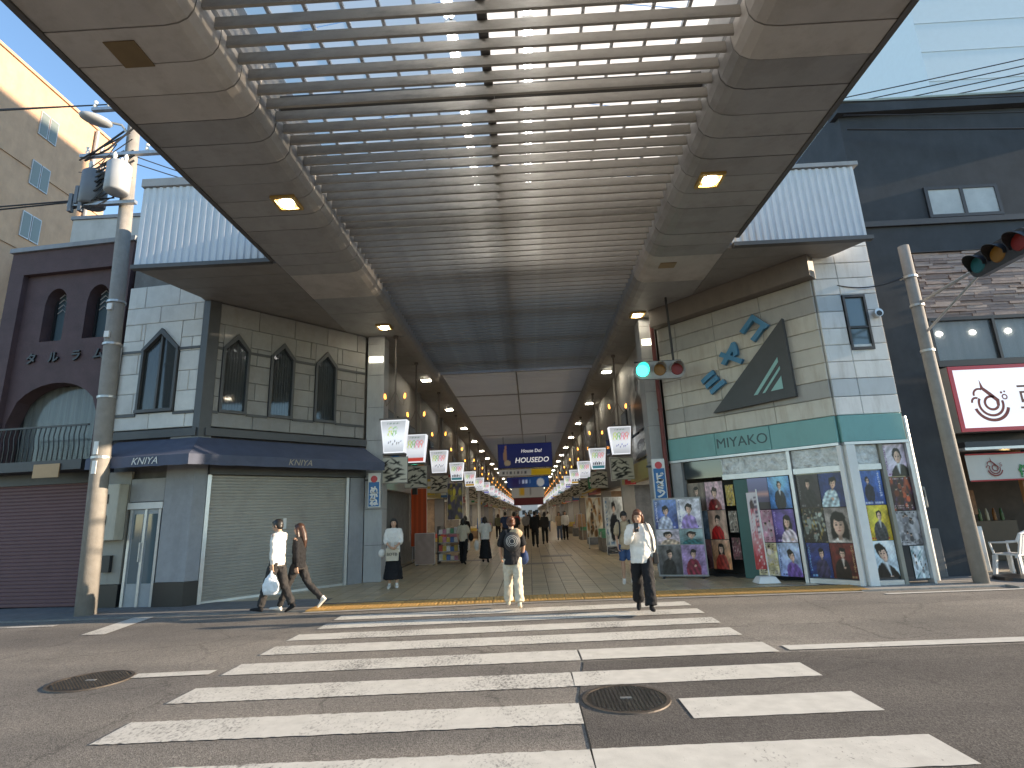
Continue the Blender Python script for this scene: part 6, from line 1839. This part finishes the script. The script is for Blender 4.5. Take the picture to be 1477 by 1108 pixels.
def person(label, xy, face, H, legs=(0, 0, 0, 0), arms=((8, 6, 15), (-8, 6, 15)), top=('white', 'long', 1.0), bottom=('trousers', 'black', 1.0), hair=('short', 'black'),
           shoes='black', nod=0.0, turn=0.0, near=True, lean=0.0, group=None, tuck=True, z0=.022):
    t = thing('person', label, 'person', (xy[0], xy[1], z0), rad(face - 90), group)
    s = H / 1.62
    hz = .86 * s
    vox = .010 if near else .02
    V = Vector
    # ---- legs
    UL, LL = .40 * s, .385 * s
    def leg(sx, a, bnd):
        hip = V((sx * .085 * s, 0, hz)); a, sh = rad(a), rad(a - bnd)
        knee = hip + V((sx * .005, math.sin(a) * UL, -math.cos(a) * UL))
        ank = knee + V((0, math.sin(sh) * LL, -math.cos(sh) * LL))
        pit = min(0, sh) * .9 + max(0, sh) * .5
        fd = V((sx * .10, math.cos(pit), math.sin(pit)))
        return hip, knee, ank, fd
    Lg = [leg(-1, legs[0], legs[1]), leg(1, legs[2], legs[3])]
    low = min((k[2].z - .075 * s + min(0, k[3].z * .17 * s)) for k in Lg)
    dz = V((0, 0, -low))
    Lg = [(h + dz, k + dz, a + dz, f) for h, k, a, f in Lg]
    hipc = V((0, 0, hz)) + dz
    ln = rad(lean)
    def sp(z, y=0.0, x=0.0):            # point on the spine, z above the hips
        return hipc + V((x, y + math.sin(ln) * z, math.cos(ln) * z))
    shz = .485 * s
    SW = .155 * s * (1.06 if hair[0] == 'short' else 1.0)
    # ---- arms
    def arm(sx, A):
        sw, ab, el_ = A[:3]; inn = A[3] if len(A) > 3 else 4
        sh = sp(shz, 0, sx * SW)
        a, b_ = rad(sw), rad(ab)
        d = V((sx * math.sin(b_), math.sin(a) * math.cos(b_), -math.cos(a) * math.cos(b_)))
        elb = sh + d * .27 * s
        a2 = rad(sw + el_)
        d2 = V((-sx * math.sin(rad(inn)), math.sin(a2), -math.cos(a2))).normalized()
        wr = elb + d2 * .235 * s
        return sh, elb, wr, d2
    Ar = [arm(-1, arms[0]), arm(1, arms[1])]
    body = MB()
    # torso core and neck
    nk = sp(.545 * s, .0)
    body.tube([sp(.40 * s), sp(.50 * s, -.005), nk + V((0, .012 * s, .05 * s))], [.055 * s, .048 * s, .046 * s], 12, round_=True)
    hp = rad(nod)
    hc = nk + V((0, .02 * s + math.sin(hp) * .10 * s, .125 * s - .015 * s * abs(nod) / 30))
    R = Matrix.Rotation(rad(turn), 3, 'Z') @ Matrix.Rotation(-hp, 3, 'X')
    P = lambda x, y, z: hc + R @ V((x * s, y * s, z * s))
    body.ell(hc, (.073 * s, .09 * s, .10 * s), 16, 10, R)
    body.ell(P(0, .03, -.05), (.054 * s, .058 * s, .065 * s), 14, 8, R)
    body.tube([P(0, .085, .012), P(0, .108, -.022), P(0, .09, -.032)], [.009 * s, .014 * s, .010 * s], 6, round_=True)
    for sx in (-1, 1): body.ell(P(sx * .074, -.005, -.005), (.011 * s, .02 * s, .03 * s), 8, 6, R)
    # arms and hands
    for i, sx in enumerate((-1, 1)):
        sh, elb, wr, d2 = Ar[i]
        body.tube([sh, sh.lerp(elb, .5), elb, elb.lerp(wr, .4), wr], [.045 * s, .042 * s, .036 * s, .034 * s, .024 * s], 10, round_=True)
        side = d2.cross(V((sx, 0, 0))).normalized()
        if side.length < .1: side = V((0, 1, 0))
        curl = V((-sx, 0, 0)); curl = (curl - d2 * curl.dot(d2)).normalized()
        fs_ = (.95, 1.0, .96, .8)
        for q in range(4):
            o_ = side * ((1.5 - q) * .019 * s)
            k0 = wr + d2 * .03 * s + o_ * .6; k1 = wr + d2 * .095 * s + o_
            body.tube([wr + o_ * .3, k0, k1], [.017 * s, .016 * s, .0115 * s], 7, round_=True)
            k2 = k1 + (d2 * .75 + curl * .55).normalized() * .034 * s * fs_[q]
            k3 = k2 + (d2 * .35 + curl * .9).normalized() * .036 * s * fs_[q]
            body.tube([k1, k2, k3], [.0105 * s, .0095 * s, .008 * s], 6, round_=True)
        t0 = wr + d2 * .028 * s + side * .026 * s
        body.tube([t0, t0 + (d2 * .6 + side * .6 + curl * .3).normalized() * .035 * s, t0 + (d2 * 1.0 + side * .55 + curl * .8).normalized() * .065 * s], [.013 * s, .011 * s, .009 * s], 6, round_=True)
    if bottom[0] in ('shorts', 'skirt'):
        for h, k, a, f in Lg:
            body.tube([h + V((0, 0, -.1 * s)), k, k.lerp(a, .35), a], [.07 * s, .05 * s, .052 * s, .034 * s], 10, round_=True)
    body.tube([sp(.0), sp(.2 * s), sp(.42 * s)], [.07 * s, .07 * s, .072 * s], 10, round_=True)
    for sx in (-1, 1): body.tube([sp(.46 * s, 0, sx * .03 * s), sp(shz, 0, sx * SW)], [.036 * s, .036 * s], 8, round_=True)
    grow('body', body, M_SKIN, t, vox if near else .018, 2)
    # ---- top
    cn, slv, loose = top
    b = MB()
    yy = .0
    b.loft([(sp(-.05 * s if tuck else -.10 * s), .150 * s * loose, .112 * s * loose), (sp(.06 * s), .142 * s * loose, .108 * s * loose), (sp(.18 * s), .138 * s * loose, .106 * s * loose),
            (sp(.32 * s, .008 * s), .152 * s * loose ** .6, .118 * s * loose ** .5), (sp(.43 * s), .155 * s, .10 * s), (sp(.50 * s), .13 * s, .075 * s), (sp(.545 * s), .065 * s, .058 * s)])
    for i, sx in enumerate((-1, 1)):
        sh, elb, wr, d2 = Ar[i]
        k = 1 + (loose - 1) * .9
        if slv == 'long':
            b.tube([sh + V((-sx * .02 * s, 0, -.01 * s)), sh.lerp(elb, .5), elb, elb.lerp(wr, .5), elb.lerp(wr, .93)], [.062 * s * k, .058 * s * k, .052 * s * k, .05 * s * k, .036 * s * k], 12, round_=True)
        elif slv == 'mid':
            b.tube([sh + V((-sx * .02 * s, 0, -.01 * s)), sh.lerp(elb, .5), elb, elb.lerp(wr, .25)], [.064 * s * k, .062 * s * k, .058 * s * k, .06 * s * k], 12, round_=True)
        else:
            b.tube([sh + V((-sx * .02 * s, 0, -.01 * s)), sh.lerp(elb, .45), sh.lerp(elb, .78)], [.064 * s * k, .064 * s * k, .068 * s * k], 12, round_=True)
    grow('top', b, CL[cn], t, vox * 1.2, 3, .032 if near else 0)
    # ---- lower garment
    kind, cn, wd = bottom
    b = MB()
    b.loft([(sp(.08 * s), .132 * s, .098 * s), (sp(0), .148 * s, .112 * s), (sp(-.08 * s), .155 * s, .118 * s)])
    if kind == 'trousers':
        for h, k, a, f in Lg:
            hem = k.lerp(a, .97)
            b.tube([h + V((0, 0, .02 * s)), h.lerp(k, .4), k, k.lerp(a, .5), hem], [.092 * s, .088 * s * wd ** .4, .068 * s * wd, .064 * s * wd ** 1.3, .062 * s * wd ** 1.5], 14)
    elif kind == 'shorts':
        for h, k, a, f in Lg:
            b.tube([h + V((0, 0, .02 * s)), h.lerp(k, .5), h.lerp(k, .88)], [.092 * s, .088 * s, .09 * s], 14)
    else:
        ln_ = wd * s
        c = (Lg[0][2] + Lg[1][2]) / 2
        n = 7
        rings = []
        for i in range(n + 1):
            q = i / n
            cen = hipc.lerp(V((c.x, c.y, hipc.z - ln_)), q)
            rings.append((cen, (.15 + .09 * q) * s, (.115 + .10 * q + .5 * q * abs(Lg[0][2].y - Lg[1][2].y) / s * .6) * s))
        b.loft(rings)
    grow('lower_garment', b, CL[cn], t, vox * 1.2, 3, .036 if near else 0)
    # ---- shoes
    for h, k, a, f in Lg:
        b = MB()
        f = f.normalized(); sd = f.cross(V((0, 0, 1))).normalized(); up_ = sd.cross(f)
        base = a + up_ * (-.035 * s)
        b.loft([(base - f * .055 * s - up_ * .012 * s, .026 * s, .022 * s, sd, up_), (base - f * .04 * s, .034 * s, .038 * s, sd, up_), (base + f * .03 * s - up_ * .004 * s, .038 * s, .036 * s, sd, up_), (base + f * .11 * s - up_ * .012 * s, .044 * s, .027 * s, sd, up_), (base + f * .17 * s - up_ * .02 * s, .034 * s, .019 * s, sd, up_), (base + f * .19 * s - up_ * .024 * s, .015 * s, .01 * s, sd, up_)])
        b.tube([a + V((0, 0, .05 * s)), a + V((0, 0, -.02 * s))], [.036 * s, .04 * s], 10)
        grow('shoe', b, CL[shoes], t, .010, 2)
    # ---- hair and face
    hm = {'black': M_HAIRB, 'auburn': M_HAIRR, 'brown': M_HAIRD}[hair[1]]
    b = MB()
    b.ell(P(0, -.018, .022), (.084 * s, .096 * s, .098 * s), 16, 10, R)
    b.ell(P(0, .052, .068), (.060 * s, .032 * s, .030 * s), 12, 7, R)
    if hair[0] == 'short':
        b.ell(P(0, -.045, -.03), (.074 * s, .058 * s, .062 * s), 12, 8, R)
        for sx in (-1, 1): b.ell(P(sx * .066, .012, .0), (.016 * s, .03 * s, .045 * s), 8, 6, R)
    elif hair[0] == 'bob':
        for sx in (-1, 1): b.tube([P(sx * .068, .015, .02), P(sx * .074, .0, -.05), P(sx * .066, .0, -.11)], [.03 * s, .032 * s, .022 * s], 8, round_=True)
        b.tube([P(0, -.05, 0), P(0, -.065, -.07), P(0, -.055, -.125)], [.07 * s, .062 * s, .045 * s], 10, round_=True)
    elif hair[0] == 'bun':
        b.ell(P(0, -.112, .05), (.05 * s, .044 * s, .048 * s), 12, 8, R)
        b.ell(P(0, -.045, -.035), (.070 * s, .056 * s, .055 * s), 12, 8, R)
        for sx in (-1, 1): b.tube([P(sx * .068, .03, .02), P(sx * .075, .02, -.05)], [.016 * s, .010 * s], 6, round_=True)
    else:
        for sx in (-1, 1): b.tube([P(sx * .066, .01, .02), P(sx * .076, -.01, -.07), P(sx * .08, -.03, -.17)], [.03 * s, .032 * s, .022 * s], 8, round_=True)
        b.tube([P(0, -.05, 0), P(0, -.08, -.1), P(0, -.10, -.22), P(.01, -.10, -.34)], [.072 * s, .07 * s, .062 * s, .03 * s], 10, round_=True)
    grow('hair', b, hm, t, .009 if near else .018, 2, .008)
    if near:
        for sx in (-1, 1):
            e = MB().ell(P(sx * .031, .076, .006), (.014 * s, .008 * s, .006 * s), 8, 6, R)
            link('eye', e.mesh('eye'), M_EYE, t)
            e = MB().tube([P(sx * .016, .083, .026), P(sx * .045, .073, .026)], .0035 * s, 5)
            link('eyebrow', e.mesh('eyebrow'), hm, t)
        e = MB().ell(P(0, .083, -.062), (.021 * s, .008 * s, .007 * s), 8, 6, R)
        link('mouth', e.mesh('mouth'), M_LIP, t)
    t['_a'] = 1
    del t['_a']
    rz = Matrix.Rotation(rad(face - 90), 3, 'Z')
    def wp(q): return rz @ V(q) + V((xy[0], xy[1], z0))
    return dict(root=t, wr=[wp(a[2]) for a in Ar], d2=[rz @ a[3] for a in Ar], sh=[wp(a[0]) for a in Ar], back=wp(sp(.30 * s, -.15 * s)), chest=wp(sp(.30 * s, .14 * s)), hip=wp(hipc), rz=rz, s=s, wp=wp, sp=sp)

# couple crossing to the left (screen left is -X)
pa = person('person in white shirt and dark trousers carrying a plastic bag to the left', (-4.78, 10.5), 172, 1.66, (20, 6, -14, 14), ((-6, 8, 10), (8, 6, 14)), ('white', 'long', 1.05), ('trousers', 'charcoal', 1.05), ('short', 'black'), 'black', nod=14)
pb = person('person in black with long reddish brown hair striding left behind the white shirt', (-4.52, 10.84), 174, 1.63, (24, 4, -26, 22), ((-12, 8, 12), (10, 6, 14)), ('black', 'long', 1.08), ('trousers', 'charcoal', .95), ('long', 'brown'), 'white', nod=4)
# plastic carrier bag in the near (left) hand
w = pa['wr'][0] + pa['d2'][0] * .09
bg_ = MB(); z = w.z
rings = []
for dz_, rx, ry in ((-.44, .05, .04), (-.43, .12, .08), (-.36, .15, .10), (-.26, .145, .095), (-.16, .11, .07), (-.09, .05, .035), (-.04, .018, .016), (.0, .012, .012)):
    rings.append((w + Vector((0, 0, dz_)), rx, ry))
bg_.loft(rings)
o = grow('plastic_bag', bg_, mat('white_film_bag', (.68, .71, .74), rough=.35, var=.1, scale=8, bump=.6, bscale=18), None, .012, 2, .03)
tag(o, 'white plastic carrier bag in the hand of the white shirted walker', 'bag')

# woman walking into the arcade, centre
pc = person('person in black tee and wide pale trousers walking into the arcade', (-.36, 10.12), 96, 1.53, (14, 4, -10, 10), ((6, 14, 30), (-4, 14, 40)), ('black', 'short', 1.15), ('trousers', 'cream', 1.25), ('bun', 'auburn'), 'cream', nod=6, tuck=False)
bk = thing('backpack', 'round dark backpack with pale print on the walker in wide pale trousers', 'backpack', tuple(pc['back']))
cb_ = pc['back'] + Vector((0, -.04, .02))
g1 = MB(); g1.ell(cb_, (.15, .075, .17), 18, 12)
o = g1.build('sack', mat('backpack_black', (.02, .02, .022), rough=.6, var=.3, scale=10), bk, smooth=True)
ring = MB()
P0, P1 = [], []
for rr in (.045, .075, .10):
    pts = [cb_ + Vector((rr * math.cos(a), -.076 + .02 * (rr / .1) ** 2, rr * math.sin(a) + .01)) for a in [2 * math.pi * i / 22 for i in range(23)]]
    MB().tube(pts, .007, 5).build('print_ring', mat('print_grey', (.38, .36, .33), rough=.7), o)
for sx in (-1, 1):
    MB().tube([cb_ + Vector((sx * .09, .03, .13)), cb_ + Vector((sx * .11, .10, .20)), cb_ + Vector((sx * .12, .22, .14))], .016, 6).build('strap', mat('backpack_black'), bk)
# tan bundle slung over the right shoulder
tb_ = MB().ell(pc['sh'][1] + Vector((-.06, -.10, -.02)), (.12, .08, .09), 12, 8)
o = grow('tan_jacket', tb_, CL['beige'], None, .012, 2, .03)
tag(o, 'tan jacket bundled on the shoulder of the walker with the round backpack', 'jacket')
sb2 = MB().ell(pc['wr'][1] + Vector((.03, -.02, -.02)), (.09, .07, .13), 12, 8)
o = grow('shoulder_bag', sb2, CL['navy'], None, .012, 2, .02)
tag(o, 'navy shoulder bag at the right hip of the walker in pale trousers', 'bag')

# woman coming towards us on the right
pd = person('person in white sweater and black wide trousers walking towards the camera', (1.78, 9.36), -98, 1.57, (16, 6, -12, 14), ((-10, 10, 16), (24, 12, 118, 30)), ('white', 'long', 1.22), ('trousers', 'black', 1.35), ('bob', 'auburn'), 'black', nod=16, turn=-8, tuck=False)
ph_ = MB(); w = pd['wr'][1] + pd['d2'][1] * .08
q = pd['rz']
c0 = w + q @ Vector((-.02, .03, .02))
ph_.ell(c0, (.04, .012, .07), 10, 8)
b = MB().box(c0.x - .036, c0.x + .036, c0.y - .006, c0.y + .006, c0.z - .07, c0.z + .07)
o = b.build('phone', M_BLACK, bevel=.004); solo(o, 'dark phone held up by the person in the white sweater', 'phone')
st = MB(); sh = pd['sh'][0]; hp_ = pd['hip']
st.tube([sh + Vector((-.04, -.06, .07)), sh + Vector((.02, -.11, -.15)), hp_ + Vector((.20, -.06, .1)), hp_ + Vector((.24, .04, .02)), sh + Vector((.03, .10, -.1)), sh + Vector((-.04, .05, .07)), sh + Vector((-.04, -.06, .07))], .012, 6)
sbag = thing('handbag', 'small black shoulder bag of the person in the white sweater', 'bag', tuple(hp_ + Vector((.24, .04, -.1))))
st.build('strap', M_BLACK, sbag)
MB().box(hp_.x + .19, hp_.x + .27, hp_.y - .08, hp_.y + .14, hp_.z - .12, hp_.z + .06).build('pouch', mat('bag_leather', (.03, .025, .022), rough=.4), sbag, bevel=.02)

# boy in shorts
pe = person('boy in beige tee and blue shorts looking down by the poster board', (2.1, 12.7), -95, 1.54, (10, 4, -6, 8), ((10, 8, 40, 10), (-4, 8, 16)), ('beige', 'short', 1.1), ('shorts', 'blue', 1), ('short', 'black'), 'white', nod=26, tuck=False)
for sx in (-1, 1):
    pass
bkb = thing('dark_backpack', 'dark backpack on the boy in blue shorts', 'backpack', tuple(pe['back']))
MB().ell(pe['back'] + Vector((0, .06, .02)), (.15, .09, .21), 14, 10).build('sack', mat('backpack_black'), bkb, smooth=True)
for i in (0, 1):
    s_ = pe['sh'][i]; c_ = pe['chest']
    sx = 1 if s_.x > c_.x else -1
    MB().tube([s_ + Vector((-sx * .04, .09, .05)), s_ + Vector((-sx * .04, -.02, .075)), s_ + Vector((-sx * .04, -.115, -.02)), s_ + Vector((-sx * .03, -.125, -.2)), s_ + Vector((sx * .0, -.02, -.32))], .017, 6).build('strap', mat('backpack_black'), bkb)

# woman waiting on the left
pf = person('person in white top and long black skirt waiting at the left arcade mouth', (-3.36, 13.6), -80, 1.6, (3, 2, -3, 2), ((14, 6, 46, 24), (12, 6, 52, 26)), ('white', 'mid', 1.12), ('skirt', 'black', .66), ('long', 'black'), 'white', nod=8)
tb2 = thing('tote_bag', 'cream tote bag with dark lettering held before the long black skirt', 'bag', tuple(pf['hip'] + Vector((0, -.24, -.2))))
c = pf['hip'] + Vector((.03, -.24, -.02))
MB().hexa([(c.x - .15, c.y - .03, c.z - .20), (c.x + .15, c.y - .03, c.z - .20), (c.x + .15, c.y + .03, c.z - .20), (c.x - .15, c.y + .03, c.z - .20), (c.x - .16, c.y - .02, c.z + .09), (c.x + .16, c.y - .02, c.z + .09), (c.x + .16, c.y + .02, c.z + .09), (c.x - .16, c.y + .02, c.z + .09)]).build('pouch', CL['cream'], tb2, bevel=.012)
for dx in (-.07, .07):
    MB().tube([c + Vector((dx - .03, 0, .08)), c + Vector((dx - .02, .01, .22)), c + Vector((dx + .02, .01, .22)), c + Vector((dx + .03, 0, .08))], .009, 6).build('handle', CL['cream'], tb2)
text('lettering', 'BOTB', c + Vector((0, -.036, -.05)), Vector((1, 0, 0)), Vector((0, 0, 1)), .10, M_BLACK, tb2, .002)
hb = MB().ell(c + Vector((-.27, .1, -.02)), (.09, .06, .10), 12, 8)
o = grow('white_handbag', hb, CL['white'], None, .012, 2); tag(o, 'small white handbag at the elbow of the waiting person', 'bag')

# walkers further in
person('person in white tee and long black skirt walking away on the left', (-1.62, 19.6), 92, 1.52, (8, 3, -8, 6), ((6, 8, 12), (-6, 8, 12)), ('white', 'short', 1.15), ('skirt', 'black', .72), ('bob', 'black'), 'black')
o = grow('shopping_bag', MB().ell((-1.92, 19.55, .62), (.10, .07, .18), 12, 8), CL['white'], None, .014, 2, .02); tag(o, 'white shopping bag beside the long black skirt walking away', 'bag')
person('person in cream blouse and black trousers walking away beside the packet rack', (-2.35, 19.3), 84, 1.5, (10, 4, -14, 12), ((-8, 10, 14), (8, 10, 14)), ('cream', 'short', 1.1), ('trousers', 'black', 1.1), ('bob', 'black'), 'black')
o = grow('black_shoulder_bag', MB().ell((-2.08, 19.25, .92), (.09, .08, .14), 12, 8), CL['black'], None, .014, 2); tag(o, 'black shoulder bag of the person in cream blouse', 'bag')
gC = 'shoppers deep in the arcade'
crowd = [((-.72, 24.0), 92, 1.66, 'charcoal', 'black', 'short', 'black', 'person in charcoal top behind the central walker'),
         ((.18, 27.0), 90, 1.68, 'black', 'black', 'short', 'black', 'person all in black walking away right of the central walker'),
         ((.72, 29.5), 88, 1.62, 'charcoal', 'black', 'bob', 'black', 'person in charcoal beside the walker in black'),
         ((1.66, 32.8), -90, 1.58, 'beige', 'denim', 'bob', 'brown', 'person in beige coming on the right half of the arcade'),
         ((2.0, 32.6), -92, 1.62, 'white', 'black', 'long', 'black', 'person in white beside the one in beige'),
         ((-3.0, 25.4), 90, 1.6, 'black', 'grey', 'bob', 'black', 'person in black and grey on the left by the slim column'),
         ((-1.4, 30.5), 92, 1.7, 'navy', 'charcoal', 'short', 'black', 'person in navy behind the white tee'),
         ((-.3, 35.5), -90, 1.64, 'grey', 'black', 'short', 'black', 'person in grey facing us mid arcade'),
         ((-2.2, 37.5), 90, 1.6, 'olive', 'black', 'bob', 'brown', 'person in olive on the left mid arcade'),
         ((.4, 41), 90, 1.7, 'black', 'grey', 'short', 'black', 'person in black top and grey trousers under the navy banner'),
         ((-1.1, 46), -88, 1.62, 'red', 'black', 'long', 'black', 'person in dark red under the yellow board'),
         ((1.5, 48), 90, 1.66, 'white', 'denim', 'short', 'black', 'person in white and denim on the right under the yellow board'),
         ((-.2, 55), 90, 1.7, 'charcoal', 'charcoal', 'short', 'black', 'distant person in dark clothes near the blue board'),
         ((.9, 60), -90, 1.6, 'beige', 'black', 'bob', 'black', 'distant person in beige past the blue board'),
         ((-1.6, 66), 90, 1.65, 'black', 'black', 'short', 'black', 'distant person in black by the white board')]
for k, (xy, fc, H, tp1, bt1, hr, hc_, lb) in enumerate(crowd):
    a = 12 + (k * 7) % 9
    sw = 1 if k % 2 else -1
    person(lb, xy, fc, H, (a * sw, 4 + (6 if sw < 0 else 0), -a * sw, 4 + (6 if sw > 0 else 0)), ((-10 * sw, 8, 14), (10 * sw, 8, 14)), (tp1, 'long' if k % 3 else 'short', 1.1), ('trousers', bt1, 1.05), (hr, hc_), 'black', near=False, group=gC)

finish_texts()
